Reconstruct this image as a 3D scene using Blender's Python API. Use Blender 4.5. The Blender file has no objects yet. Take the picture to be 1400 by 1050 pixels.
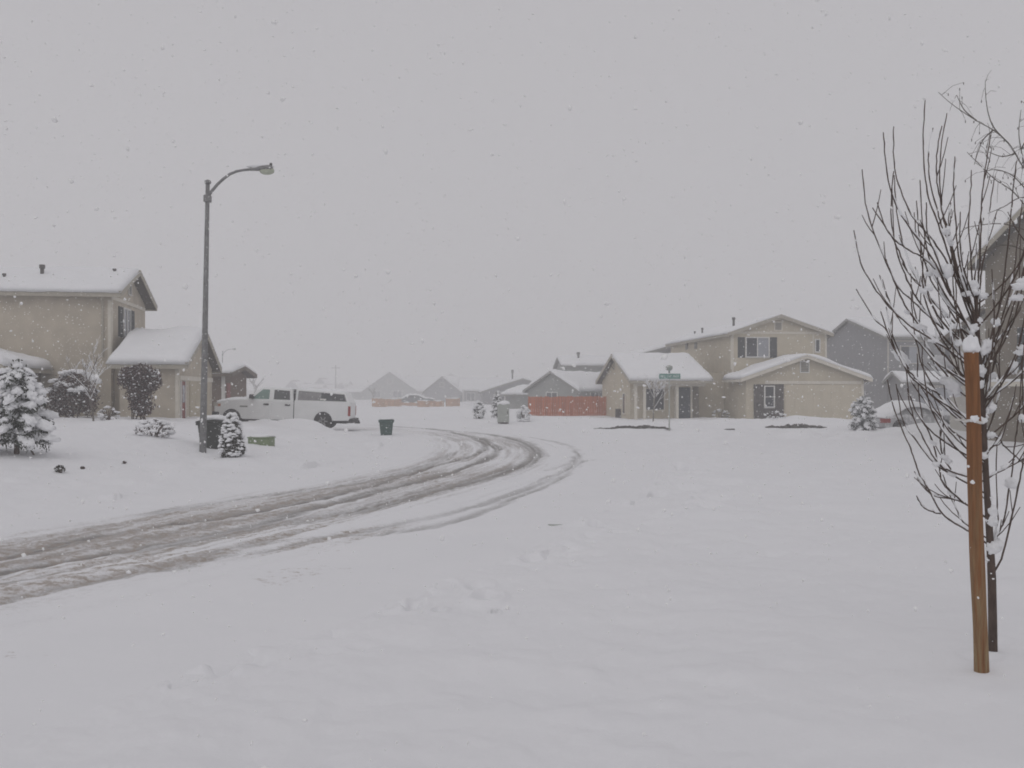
import bpy, math, random
import numpy as np
from mathutils import Vector, Matrix, noise as mnoise

random.seed(11)
RNG = np.random.default_rng(5)
SC = bpy.context.scene
COL = SC.collection
R = math.radians
F = 1350.0; EYE = 1.9; HZ = 534.0

def at(px, py, Y):
    return Vector(((px-700)*Y/F, Y, EYE+(HZ-py)*Y/F))

# ------------------------------------------------------------------ numpy noise
def _hash(ix, iy, s):
    n = (ix*374761393 + iy*668265263 + s*974711) & 0xffffffff
    n = ((n ^ (n >> 13))*1274126177) & 0xffffffff
    n = n ^ (n >> 16)
    return (n & 0xffff)/65535.0
def vnoise(x, y, s=0):
    x = np.asarray(x, float); y = np.asarray(y, float)
    ix = np.floor(x).astype(np.int64); iy = np.floor(y).astype(np.int64)
    fx = x-ix; fy = y-iy
    fx = fx*fx*(3-2*fx); fy = fy*fy*(3-2*fy)
    a = _hash(ix, iy, s); b = _hash(ix+1, iy, s); c = _hash(ix, iy+1, s); d = _hash(ix+1, iy+1, s)
    return (a*(1-fx)+b*fx)*(1-fy)+(c*(1-fx)+d*fx)*fy - 0.5
def fbm(x, y, s=0, o=4):
    t = 0; a = 1.0
    for k in range(o):
        t = t + a*vnoise(x, y, s+k*17); x = x*2.03+3.1; y = y*2.03+1.7; a *= 0.5
    return t
def sstep(a, b, x):
    t = np.clip((np.asarray(x, float)-a)/(b-a), 0, 1)
    return t*t*(3-2*t)

# ------------------------------------------------------------------ materials
def mat(name, col, rough=0.8, var=0.12, scale=6.0, bump=0.0, bscale=40.0, snow=0.0, snow_scale=9.0, spec=0.3, metallic=0.0, stretch=None, up_snow=0.0, attr=None, attr_col=None):
    m = bpy.data.materials.new(name); m.use_nodes = True
    nt = m.node_tree; N = nt.nodes; L = nt.links
    b = N['Principled BSDF']
    b.inputs['Roughness'].default_value = rough
    b.inputs['Specular IOR Level'].default_value = spec
    b.inputs['Metallic'].default_value = metallic
    tc = N.new('ShaderNodeTexCoord')
    vec = tc.outputs['Object']
    if stretch:
        mp = N.new('ShaderNodeMapping'); mp.inputs['Scale'].default_value = stretch
        L.new(vec, mp.inputs['Vector']); vec = mp.outputs['Vector']
    nz = N.new('ShaderNodeTexNoise'); nz.inputs['Scale'].default_value = scale; nz.inputs['Detail'].default_value = 6
    L.new(vec, nz.inputs['Vector'])
    mx = N.new('ShaderNodeMix'); mx.data_type = 'RGBA'
    c = Vector(col)
    lo = [max(0, v*(1-var*2)) for v in c]; hi = [min(1, v*(1+var*2)) for v in c]
    mx.inputs['A'].default_value = (*lo, 1); mx.inputs['B'].default_value = (*hi, 1)
    L.new(nz.outputs['Fac'], mx.inputs['Factor'])
    out = mx.outputs['Result']
    def snowmix(out, fac):
        m2 = N.new('ShaderNodeMix'); m2.data_type = 'RGBA'
        m2.inputs['B'].default_value = (0.84, 0.845, 0.86, 1)
        L.new(fac, m2.inputs['Factor']); L.new(out, m2.inputs['A'])
        return m2.outputs['Result']
    if snow > 0:
        n2 = N.new('ShaderNodeTexNoise'); n2.inputs['Scale'].default_value = snow_scale; n2.inputs['Detail'].default_value = 5
        n2.inputs['Roughness'].default_value = 0.65
        L.new(tc.outputs['Object'], n2.inputs['Vector'])
        rp = N.new('ShaderNodeMapRange'); rp.inputs['From Min'].default_value = 0.72-snow*0.3; rp.inputs['From Max'].default_value = 0.80-snow*0.2
        L.new(n2.outputs['Fac'], rp.inputs['Value'])
        out = snowmix(out, rp.outputs['Result'])
    if up_snow > 0:
        g = N.new('ShaderNodeNewGeometry'); sp = N.new('ShaderNodeSeparateXYZ')
        L.new(g.outputs['Normal'], sp.inputs['Vector'])
        n3 = N.new('ShaderNodeTexNoise'); n3.inputs['Scale'].default_value = 25
        L.new(tc.outputs['Object'], n3.inputs['Vector'])
        ad = N.new('ShaderNodeMath'); ad.operation = 'MULTIPLY_ADD'; ad.inputs[1].default_value = 0.8
        L.new(n3.outputs['Fac'], ad.inputs[0]); L.new(sp.outputs['Z'], ad.inputs[2])
        rp = N.new('ShaderNodeMapRange'); rp.inputs['From Min'].default_value = 1.25-up_snow; rp.inputs['From Max'].default_value = 1.4-up_snow
        L.new(ad.outputs[0], rp.inputs['Value'])
        out = snowmix(out, rp.outputs['Result'])
    L.new(out, b.inputs['Base Color'])
    if bump > 0:
        n4 = N.new('ShaderNodeTexNoise'); n4.inputs['Scale'].default_value = bscale; n4.inputs['Detail'].default_value = 5
        L.new(vec, n4.inputs['Vector'])
        bp = N.new('ShaderNodeBump'); bp.inputs['Strength'].default_value = bump; bp.inputs['Distance'].default_value = 0.05
        L.new(n4.outputs['Fac'], bp.inputs['Height']); L.new(bp.outputs['Normal'], b.inputs['Normal'])
    return m

def ground_mat(name, road):
    m = bpy.data.materials.new(name); m.use_nodes = True
    nt = m.node_tree; N = nt.nodes; L = nt.links
    b = N['Principled BSDF']; b.inputs['Roughness'].default_value = 0.85; b.inputs['Specular IOR Level'].default_value = 0.2
    tc = N.new('ShaderNodeTexCoord')
    def nz(scale, det=6, r=0.6, st=None):
        n = N.new('ShaderNodeTexNoise'); n.inputs['Scale'].default_value = scale; n.inputs['Detail'].default_value = det; n.inputs['Roughness'].default_value = r
        L.new(tc.outputs['Object'], n.inputs['Vector']); return n.outputs['Fac']
    def math_(op, a, c, d=None):
        n = N.new('ShaderNodeMath'); n.operation = op
        for i, v in enumerate((a, c, d)):
            if v is None: continue
            if isinstance(v, (int, float)): n.inputs[i].default_value = v
            else: L.new(v, n.inputs[i])
        return n.outputs[0]
    def mr(v, a, c, lo=0, hi=1):
        n = N.new('ShaderNodeMapRange'); L.new(v, n.inputs['Value'])
        for k, x in zip(('From Min', 'From Max', 'To Min', 'To Max'), (a, c, lo, hi)): n.inputs[k].default_value = x
        return n.outputs['Result']
    def mix(f, a, c):
        n = N.new('ShaderNodeMix'); n.data_type = 'RGBA'
        L.new(f, n.inputs['Factor'])
        for k, v in (('A', a), ('B', c)):
            if isinstance(v, tuple): n.inputs[k].default_value = (*v, 1)
            else: L.new(v, n.inputs[k])
        return n.outputs['Result']
    at_ = N.new('ShaderNodeAttribute'); at_.attribute_name = 'slush'
    sl = N.new('ShaderNodeSeparateColor'); L.new(at_.outputs['Color'], sl.inputs['Color'])
    rut, brown, speck = sl.outputs[0], sl.outputs[1], sl.outputs[2]
    base = mix(nz(0.7), (0.79, 0.795, 0.815), (0.85, 0.85, 0.865))
    n1 = nz(5.5, 8, 0.7); n2 = nz(22, 6, 0.7); n3 = nz(1.6, 5, 0.6)
    nn = math_('MULTIPLY_ADD', n2, 0.45, math_('MULTIPLY', n1, 0.7))
    # brown slush: broken by noise
    n5 = nz(38, 5, 0.75); n6 = nz(11, 7, 0.75)
    fb = mr(math_('ADD', math_('MULTIPLY', brown, 0.62), math_('ADD', math_('MULTIPLY', n6, 0.75), math_('MULTIPLY', n5, 0.45))), 0.76, 1.30)
    c1 = mix(fb, base, (0.44, 0.415, 0.40))
    fr = mr(math_('ADD', math_('MULTIPLY', rut, 0.95), math_('ADD', math_('MULTIPLY', n6, 0.55), math_('MULTIPLY', n5, 0.45))), 0.76, 1.46)
    dark = mix(n3, (0.225, 0.215, 0.208), (0.33, 0.317, 0.305))
    c2 = mix(fr, c1, dark)
    fs = mr(math_('ADD', math_('MULTIPLY', speck, 0.34), nz(7, 8, 0.8)), 0.80, 0.92)
    c3 = mix(fs, c2, (0.40, 0.35, 0.31))
    L.new(c3, b.inputs['Base Color'])
    h = math_('ADD', math_('MULTIPLY', n1, 0.6), math_('MULTIPLY', n2, 0.3))
    bp = N.new('ShaderNodeBump'); bp.inputs['Distance'].default_value = 0.06
    if road:
        L.new(mr(math_('ADD', rut, brown), 0, 1, 0.12, 0.6), bp.inputs['Strength'])
    else:
        L.new(mr(math_('ADD', speck, brown), 0, 1, 0.16, 0.4), bp.inputs['Strength'])
    L.new(h, bp.inputs['Height']); L.new(bp.outputs['Normal'], b.inputs['Normal'])
    return m

M = {}
M['snow'] = mat('snow', (0.83, 0.835, 0.85), 0.85, 0.015, 2.0, 0.15, 14)
M['tan'] = mat('tan_stucco', (0.51, 0.455, 0.37), 0.9, 0.13, 1.6, 0.2, 60, snow=0.16, snow_scale=5)
M['tan2'] = mat('tan_siding', (0.53, 0.475, 0.37), 0.9, 0.08, 2.0, 0.2, 60, snow=0.06, snow_scale=5)
M['grey'] = mat('grey_siding', (0.25, 0.25, 0.26), 0.9, 0.10, 2.0, 0.2, 40, snow=0.04, snow_scale=5)
M['greygreen'] = mat('grey_green_siding', (0.27, 0.28, 0.265), 0.9, 0.10, 2.0, 0.2, 40, snow=0.05, snow_scale=5)
M['brownwall'] = mat('brown_wall', (0.20, 0.175, 0.14), 0.9, 0.15, 2.5, 0.2, 50, snow=0.10, snow_scale=4)
M['brick'] = mat('brown_brick', (0.165, 0.125, 0.10), 0.9, 0.15, 9.0, 0.3, 40, snow=0.12, snow_scale=5)
M['stone'] = mat('dark_stone', (0.10, 0.09, 0.085), 0.9, 0.35, 6.0, 0.4, 14, snow=0.12, snow_scale=7)
M['pale'] = mat('pale_siding', (0.47, 0.45, 0.41), 0.9, 0.08, 2.0)
M['fascia'] = mat('fascia_paint', (0.40, 0.37, 0.31), 0.7, 0.10, 4.0, snow=0.12)
M['fasciad'] = mat('dark_fascia', (0.16, 0.135, 0.11), 0.7, 0.15, 4.0, snow=0.10)
M['fasciag'] = mat('grey_fascia', (0.24, 0.235, 0.22), 0.7, 0.10, 4.0, snow=0.10)
M['shingle'] = mat('shingle', (0.11, 0.10, 0.09), 0.95, 0.2, 8)
M['white'] = mat('white_trim', (0.66, 0.65, 0.62), 0.6, 0.06, 5.0)
M['trim'] = mat('cream_trim', (0.64, 0.60, 0.52), 0.6, 0.08, 5.0)
M['glass'] = mat('window_glass', (0.05, 0.055, 0.065), 0.08, 0.25, 1.5, spec=0.5)
M['curtain'] = mat('curtained_glass', (0.30, 0.31, 0.34), 0.25, 0.12, 1.5, spec=0.4)
M['shutter'] = mat('dark_shutter', (0.055, 0.06, 0.065), 0.7, 0.2, 12, snow=0.15, snow_scale=10, stretch=(1, 1, 5))
M['garage'] = mat('garage_panel', (0.56, 0.505, 0.40), 0.7, 0.05, 2.0)
M['door'] = mat('dark_blue_door', (0.06, 0.075, 0.09), 0.5, 0.15, 5, snow=0.08)
M['reddoor'] = mat('red_door', (0.22, 0.06, 0.05), 0.6, 0.2, 5, snow=0.1)
M['pipe'] = mat('vent_pipe_metal', (0.10, 0.095, 0.09), 0.6, 0.2, 8, up_snow=0.3)
M['redfence'] = mat('red_fence_boards', (0.43, 0.135, 0.065), 0.85, 0.30, 2.2, 0.3, 20, snow=0.12, snow_scale=5, stretch=(4, 4, 0.25))
M['orangefence'] = mat('orange_fence_boards', (0.46, 0.27, 0.16), 0.85, 0.25, 2.0, 0.3, 20, snow=0.06, stretch=(3, 3, 0.4))
M['pole'] = mat('galvanised_pole', (0.21, 0.21, 0.21), 0.55, 0.3, 10, snow=0.22, snow_scale=26, metallic=0.2)
M['lens'] = mat('lamp_lens', (0.42, 0.45, 0.36), 0.25, 0.1, 12)
M['bin'] = mat('bin_plastic_green', (0.045, 0.09, 0.08), 0.55, 0.15, 5, snow=0.10, snow_scale=8)
M['bindark'] = mat('bin_plastic_dark', (0.05, 0.055, 0.05), 0.55, 0.15, 5, snow=0.12, snow_scale=8)
M['greenbox'] = mat('utility_green', (0.20, 0.25, 0.15), 0.6, 0.12, 6, snow=0.06)
M['cabinet'] = mat('cabinet_grey', (0.38, 0.40, 0.37), 0.6, 0.1, 5, snow=0.1)
M['dark'] = mat('dark_base', (0.06, 0.055, 0.05), 0.8, 0.3, 8)
M['truck'] = mat('white_paint', (0.78, 0.79, 0.79), 0.3, 0.05, 1.5, spec=0.5, snow=0.03, snow_scale=4)
M['truckglass'] = mat('teal_glass', (0.13, 0.22, 0.19), 0.15, 0.25, 1.5, spec=0.5)
M['darkglass'] = mat('dark_car_glass', (0.035, 0.04, 0.045), 0.15, 0.3, 4, spec=0.5, snow=0.12, snow_scale=8)
M['capglass'] = mat('smoked_glass', (0.22, 0.215, 0.22), 0.2, 0.2, 5, spec=0.5, snow=0.10, snow_scale=5)
M['rubber'] = mat('tyre_rubber', (0.028, 0.028, 0.028), 0.85, 0.3, 10, up_snow=0.10)
M['rim'] = mat('wheel_rim', (0.30, 0.30, 0.30), 0.35, 0.25, 9, metallic=0.6, snow=0.2)
M['black'] = mat('black_plastic', (0.03, 0.03, 0.032), 0.6, 0.2, 6)
M['chrome'] = mat('chrome', (0.5, 0.5, 0.5), 0.2, 0.1, 6, metallic=0.9)
M['redlight'] = mat('red_lens', (0.30, 0.035, 0.03), 0.3, 0.2, 6)
M['amber'] = mat('amber_lens', (0.45, 0.20, 0.12), 0.3, 0.2, 6)
M['headlight'] = mat('clear_lens', (0.45, 0.42, 0.38), 0.2, 0.1, 6)
M['darkcar'] = mat('dark_green_paint', (0.06, 0.075, 0.075), 0.35, 0.1, 3, spec=0.5)
M['redcar'] = mat('snowy_car_paint', (0.46, 0.46, 0.47), 0.5, 0.1, 3, spec=0.3, snow=0.75, snow_scale=3)
M['snowyglass'] = mat('snowed_over_glass', (0.36, 0.36, 0.37), 0.5, 0.2, 4, snow=0.8, snow_scale=2.5)
M['bark'] = mat('bark', (0.090, 0.064, 0.052), 0.9, 0.35, 20, 0.4, 60, stretch=(1, 1, 0.4))
M['barkgrey'] = mat('grey_bark', (0.13, 0.115, 0.10), 0.9, 0.3, 20)
M['twig'] = mat('snowy_twig', (0.15, 0.125, 0.115), 0.9, 0.3, 15, up_snow=0.55)
M['wood'] = mat('stained_stake_wood', (0.205, 0.085, 0.042), 0.75, 0.22, 14, 0.5, 40, snow=0.10, snow_scale=22, stretch=(3, 3, 0.22))
M['needle'] = mat('spruce_needles', (0.05, 0.058, 0.045), 0.9, 0.35, 9, up_snow=0.30)
M['needleblue'] = mat('blue_spruce_needles', (0.10, 0.115, 0.11), 0.9, 0.3, 9, up_snow=0.2)
M['hedge'] = mat('rusty_foliage', (0.095, 0.062, 0.058), 0.9, 0.4, 9, up_snow=0.12)
M['shrubleaf'] = mat('shrub_foliage', (0.055, 0.055, 0.042), 0.9, 0.4, 9, up_snow=0.12)
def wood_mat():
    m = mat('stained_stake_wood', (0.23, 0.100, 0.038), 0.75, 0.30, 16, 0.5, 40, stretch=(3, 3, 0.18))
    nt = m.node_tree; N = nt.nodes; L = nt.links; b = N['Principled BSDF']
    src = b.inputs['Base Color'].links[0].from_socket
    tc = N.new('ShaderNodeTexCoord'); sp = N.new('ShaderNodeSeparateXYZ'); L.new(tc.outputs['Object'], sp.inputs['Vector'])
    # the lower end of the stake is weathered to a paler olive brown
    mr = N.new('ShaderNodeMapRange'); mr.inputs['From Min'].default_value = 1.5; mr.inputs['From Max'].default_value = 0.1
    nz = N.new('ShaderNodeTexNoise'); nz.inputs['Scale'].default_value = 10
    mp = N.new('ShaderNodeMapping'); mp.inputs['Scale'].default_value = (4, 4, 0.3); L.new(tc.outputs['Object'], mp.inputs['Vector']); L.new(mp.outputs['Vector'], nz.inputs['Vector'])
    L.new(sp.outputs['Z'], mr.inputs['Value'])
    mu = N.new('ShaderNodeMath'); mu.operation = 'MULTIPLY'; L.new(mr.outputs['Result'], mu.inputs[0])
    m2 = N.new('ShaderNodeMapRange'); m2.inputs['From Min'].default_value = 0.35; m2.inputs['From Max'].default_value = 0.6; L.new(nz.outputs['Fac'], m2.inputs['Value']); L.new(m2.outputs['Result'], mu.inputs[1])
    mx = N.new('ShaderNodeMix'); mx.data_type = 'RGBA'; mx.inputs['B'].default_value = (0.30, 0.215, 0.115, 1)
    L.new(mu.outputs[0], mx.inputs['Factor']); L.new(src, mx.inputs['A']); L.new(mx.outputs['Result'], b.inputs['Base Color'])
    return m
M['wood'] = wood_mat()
M['tie'] = mat('white_tie', (0.62, 0.60, 0.57), 0.8, 0.1, 12)
M['soil'] = mat('wet_soil', (0.085, 0.08, 0.072), 0.95, 0.35, 9, 0.6, 20, snow=0.16, snow_scale=4)
def flake_mat():
    m = bpy.data.materials.new('snowflake'); m.use_nodes = True; nt = m.node_tree; N = nt.nodes; L = nt.links
    N.remove(N['Principled BSDF'])
    tc = N.new('ShaderNodeTexCoord'); nz = N.new('ShaderNodeTexNoise'); nz.inputs['Scale'].default_value = 40; L.new(tc.outputs['Object'], nz.inputs['Vector'])
    mr = N.new('ShaderNodeMapRange'); mr.inputs['To Min'].default_value = 0.93; mr.inputs['To Max'].default_value = 0.97; L.new(nz.outputs['Fac'], mr.inputs['Value'])
    d = N.new('ShaderNodeBsdfDiffuse'); t = N.new('ShaderNodeBsdfTranslucent')
    for n in (d, t): L.new(mr.outputs['Result'], n.inputs['Color'])
    mx = N.new('ShaderNodeMixShader'); mx.inputs[0].default_value = 0.06
    L.new(d.outputs[0], mx.inputs[1]); L.new(t.outputs[0], mx.inputs[2]); L.new(mx.outputs[0], N['Material Output'].inputs['Surface'])
    return m
M['flake'] = flake_mat()
M['ground'] = ground_mat('snow_ground', False)
M['road'] = ground_mat('snowy_road', True)
def sign_mat():
    m = mat('street_sign_green', (0.15, 0.29, 0.26), 0.5, 0.10, 4)
    return m
M['sign'] = sign_mat()
M['letters'] = mat('sign_letters', (0.62, 0.66, 0.64), 0.5, 0.05, 6)

# ------------------------------------------------------------------ mesh builder
def obj(name, verts, faces, material, parent=None, smooth=False):
    me = bpy.data.meshes.new(name)
    me.from_pydata([tuple(v) for v in verts], [], faces)
    me.materials.append(material)
    if smooth: me.polygons.foreach_set('use_smooth', [True]*len(me.polygons))
    me.update()
    o = bpy.data.objects.new(name, me); COL.objects.link(o)
    if parent is not None: o.parent = parent
    return o
def tag(o, label, cat, group=None):
    o['label'] = label; o['category'] = cat
    if group: o['group'] = group
    return o
def thing(name, label, cat, loc=(0, 0, 0), rz=0.0, group=None):
    o = bpy.data.objects.new(name, None); COL.objects.link(o)
    o.empty_display_size = 0.2
    o.location = loc; o.rotation_euler = (0, 0, rz)
    return tag(o, label, cat, group)
def struct(o):
    o['kind'] = 'structure'; return o
def copy_tree(o, parent=None):
    c = o.copy(); COL.objects.link(c)
    if parent is not None: c.parent = parent
    for ch in [k for k in list(bpy.data.objects) if k.parent == o]:
        copy_tree(ch, c)
    return c

_ICO = {}
def ico(sub):
    if sub in _ICO: return _ICO[sub]
    t = (1+5**0.5)/2
    v = [(-1, t, 0), (1, t, 0), (-1, -t, 0), (1, -t, 0), (0, -1, t), (0, 1, t), (0, -1, -t), (0, 1, -t), (t, 0, -1), (t, 0, 1), (-t, 0, -1), (-t, 0, 1)]
    v = [Vector(p).normalized() for p in v]
    f = [(0, 11, 5), (0, 5, 1), (0, 1, 7), (0, 7, 10), (0, 10, 11), (1, 5, 9), (5, 11, 4), (11, 10, 2), (10, 7, 6), (7, 1, 8), (3, 9, 4), (3, 4, 2), (3, 2, 6), (3, 6, 8), (3, 8, 9), (4, 9, 5), (2, 4, 11), (6, 2, 10), (8, 6, 7), (9, 8, 1)]
    for _ in range(sub):
        cache = {}; nf = []
        def mid(a, b):
            k = (min(a, b), max(a, b))
            if k not in cache:
                v.append(((v[a]+v[b])/2).normalized()); cache[k] = len(v)-1
            return cache[k]
        for a, b, c in f:
            ab, bc, ca = mid(a, b), mid(b, c), mid(c, a)
            nf += [(a, ab, ca), (b, bc, ab), (c, ca, bc), (ab, bc, ca)]
        f = nf
    _ICO[sub] = (v, f); return _ICO[sub]

class MB:
    def __init__(s): s.v = []; s.f = []
    def add(s, vs, fs):
        o = len(s.v); s.v += [Vector(p) for p in vs]; s.f += [tuple(i+o for i in f) for f in fs]
    def box(s, x0, x1, y0, y1, z0, z1, m=None):
        p = [Vector((x, y, z)) for z in (z0, z1) for y in (y0, y1) for x in (x0, x1)]
        if m is not None: p = [m @ q for q in p]
        s.add(p, [(0, 2, 3, 1), (4, 5, 7, 6), (0, 1, 5, 4), (2, 6, 7, 3), (0, 4, 6, 2), (1, 3, 7, 5)])
        return s
    def prism(s, poly, w0, w1, axis='y', bev=0.0):
        """extrude a 2-D outline; axis is the extrusion direction"""
        n = len(poly)
        def mk(a, b, w):
            return Vector((a, w, b)) if axis == 'y' else (Vector((w, a, b)) if axis == 'x' else Vector((a, b, w)))
        vs = [mk(a, b, w0) for a, b in poly]+[mk(a, b, w1) for a, b in poly]
        fs = [tuple(range(n)), tuple(range(2*n-1, n-1, -1))]
        for i in range(n):
            j = (i+1) % n; fs.append((j, i, n+i, n+j))
        s.add(vs, fs); return s
    def tube(s, pts, rad, sides=6, cap=True):
        pts = [Vector(p) for p in pts]; n = len(pts)
        if not hasattr(rad, '__len__'): rad = [rad]*n
        prev = None; rings = []
        for i, p in enumerate(pts):
            d = (pts[min(i+1, n-1)]-pts[max(i-1, 0)])
            d = d.normalized() if d.length > 1e-9 else Vector((0, 0, 1))
            if prev is None:
                a = Vector((1, 0, 0)) if abs(d.x) < 0.8 else Vector((0, 1, 0))
                u = d.cross(a).normalized()
            else:
                u = (prev-d*prev.dot(d))
                u = u.normalized() if u.length > 1e-6 else d.orthogonal().normalized()
            prev = u; w = d.cross(u)
            rings.append([p+(u*math.cos(2*math.pi*k/sides)+w*math.sin(2*math.pi*k/sides))*rad[i] for k in range(sides)])
        vs = [q for r in rings for q in r]; fs = []
        for i in range(n-1):
            for k in range(sides):
                k2 = (k+1) % sides
                fs.append((i*sides+k, i*sides+k2, (i+1)*sides+k2, (i+1)*sides+k))
        if cap:
            fs.append(tuple(range(sides-1, -1, -1))); fs.append(tuple((n-1)*sides+k for k in range(sides)))
        s.add(vs, fs); return s
    def blob(s, c, r, sub=2, amp=0.25, freq=1.6, flat=0.0, rot=None):
        v, f = ico(sub); c = Vector(c)
        if not hasattr(r, '__len__'): r = (r, r, r)
        off = Vector((random.uniform(-50, 50), random.uniform(-50, 50), random.uniform(-50, 50)))
        out = []
        for p in v:
            k = 1+amp*mnoise.noise(p*freq+off)*1.6
            q = Vector((p.x*r[0]*k, p.y*r[1]*k, p.z*r[2]*k))
            if q.z < 0: q.z *= (1-flat)
            if rot is not None: q = rot @ q
            out.append(c+q)
        s.add(out, f); return s
    def leaf(s, c, size, up=0.0):
        a = Vector((random.gauss(0, 1), random.gauss(0, 1), random.gauss(0, 1)+up)).normalized()
        u = a.orthogonal().normalized(); u = Matrix.Rotation(random.uniform(0, 6.28), 3, a) @ u
        w = a.cross(u); c = Vector(c); h = size*random.uniform(0.6, 1.2)
        s.add([c-u*h, c+w*h*0.45, c+u*h, c-w*h*0.45], [(0, 1, 2, 3)])
    def lathe(s, prof, sides=20, m=None):
        vs = []
        for r, z in prof:
            for k in range(sides):
                a = 2*math.pi*k/sides; vs.append(Vector((r*math.cos(a), r*math.sin(a), z)))
        if m is not None: vs = [m @ v for v in vs]
        fs = []
        for i in range(len(prof)-1):
            for k in range(sides):
                k2 = (k+1) % sides; fs.append((i*sides+k, i*sides+k2, (i+1)*sides+k2, (i+1)*sides+k))
        fs.append(tuple(range(sides-1, -1, -1))); fs.append(tuple((len(prof)-1)*sides+k for k in range(sides)))
        s.add(vs, fs); return s
    def build(s, name, m, parent=None, smooth=False, bevel=0.0, seg=2):
        o = obj(name, s.v, s.f, M[m] if isinstance(m, str) else m, parent, smooth)
        if bevel > 0:
            b = o.modifiers.new('bevel', 'BEVEL'); b.width = bevel; b.segments = seg; b.limit_method = 'ANGLE'; b.angle_limit = R(35)
        return o

# ------------------------------------------------------------------ terrain
CENTER = np.array([(-13, -4), (-9.4, 2.0), (-6.6, 7.0), (-4.75, 10.6), (-3.7, 13.2), (-2.4, 17.0), (-1.2, 21.0), (-0.3, 25.0), (0.1, 29.5),
                   (-0.1, 34.5), (-0.9, 39.5), (-2.6, 44.5), (-5.6, 48.6), (-10, 52), (-17, 55.5), (-28, 60), (-45, 68), (-70, 80)], float)
def catmull(P, n=14):
    P = np.asarray(P, float); out = []
    for i in range(len(P)-1):
        p0 = P[max(i-1, 0)]; p1 = P[i]; p2 = P[i+1]; p3 = P[min(i+2, len(P)-1)]
        for t in np.linspace(0, 1, n, endpoint=False):
            out.append(0.5*((2*p1)+(-p0+p2)*t+(2*p0-5*p1+4*p2-p3)*t*t+(-p0+3*p1-3*p2+p3)*t**3))
    out.append(P[-1]); return np.array(out)
CL = catmull(CENTER, 5)
def poly_dist(x, y, P, signed=False):
    x = np.asarray(x, float); y = np.asarray(y, float)
    best = np.full(x.shape, 1e9); sg = np.ones(x.shape); tt = np.zeros(x.shape)
    for i in range(len(P)-1):
        ax, ay = P[i]; bx, by = P[i+1]; dx, dy = bx-ax, by-ay; l2 = dx*dx+dy*dy+1e-12
        t = np.clip(((x-ax)*dx+(y-ay)*dy)/l2, 0, 1)
        ex = x-(ax+t*dx); ey = y-(ay+t*dy); d = np.hypot(ex, ey)
        m = d < best
        best = np.where(m, d, best); tt = np.where(m, (i+t)/(len(P)-1), tt)
        if signed: sg = np.where(m, np.sign(dx*(y-ay)-dy*(x-ax)), sg)
    return (best, sg, tt) if signed else (best, tt)

HALF = 4.3
BANKS = []   # x, y, rx, ry, h, angle
def bank_px(px, py, Y, rx, ry, h, a=0.0):
    BANKS.append(((px-700)*Y/F, Y, rx, ry, h, a))
bank_px(424, 0, 42.2, 0.8, 0.7, 0.50); bank_px(394, 0, 42.0, 0.6, 0.7, 0.32); bank_px(364, 0, 41.8, 0.55, 0.7, 0.28); bank_px(338, 0, 41.8, 0.5, 0.6, 0.10); bank_px(470, 0, 44.6, 1.4, 0.8, 0.10)
bank_px(1090, 0, 51.5, 1.9, 0.9, 0.32); bank_px(865, 0, 49.6, 2.6, 0.8, 0.10); bank_px(1185, 0, 49, 2.0, 1.2, 0.12); bank_px(1140, 0, 50.5, 1.2, 0.8, 0.20); bank_px(1010, 0, 52.5, 1.6, 0.8, 0.16); bank_px(940, 0, 53, 1.2, 0.7, 0.14); bank_px(840, 0, 54, 2.0, 0.8, 0.14); bank_px(780, 0, 56, 2.4, 0.9, 0.16); bank_px(1275, 0, 44.4, 1.7, 0.7, 0.26)
bank_px(590, 0, 60, 6, 1.6, 0.10); bank_px(690, 0, 64, 3, 1.5, 0.05); bank_px(520, 0, 62, 5, 1.6, 0.15)
bank_px(930, 0, 25, 2.2, 1.0, 0.06); bank_px(870, 0, 20, 1.6, 0.9, 0.07); bank_px(760, 0, 14, 0.8, 0.4, 0.05)
bank_px(960, 0, 30, 1.6, 1.0, 0.07); bank_px(820, 0, 16.5, 1.2, 0.6, 0.05); bank_px(1000, 0, 21, 2.6, 1.4, 0.05)
PITS = []    # x, y, rx, ry, depth
def pit_px(px, py, rx, ry, d):
    k = (py-HZ); PITS.append(((px-700)*EYE/k, F*EYE/k, rx*0.9, ry*0.9, d*1.9))
for a in [(665, 826, .11, .20, .11), (655, 806, .10, .2, .05), (541, 831, .07, .12, .06), (247, 938, .05, .10, .06), (770, 716, .26, .26, .09), (600, 842, .05, .09, .05),
          (785, 755, .14, .16, .05), (725, 755, .10, .12, .04), (815, 722, .10, .22, .05), (818, 700, .08, .2, .05), (850, 732, .16, .2, .05), (787, 782, .10, .12, .05),
          (530, 795, .08, .12, .04), (590, 805, .06, .1, .04), (676, 845, .03, .05, .05), (930, 640, .2, .5, .09), (940, 655, .16, .5, .08), (885, 625, .25, .6, .07), (905, 675, .18, .4, .06),
          (660, 750, .12, .2, .04), (265, 865, .08, .1, .05), (320, 905, .3, .2, .03), (372, 798, .04, .05, .05), (870, 640, .2, .4, .05), (960, 690, .2, .3, .04), (840, 690, .15, .3, .05),
          (1050, 760, .2, .2, .025), (450, 870, .2, .15, .025), (700, 640, .3, .6, .04)]:
    pit_px(*a)
PITS.append((3.19, 6.70, 0.10, 0.10, 0.06)); PITS.append((3.52, 7.2, 0.09, 0.09, 0.05))

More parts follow.
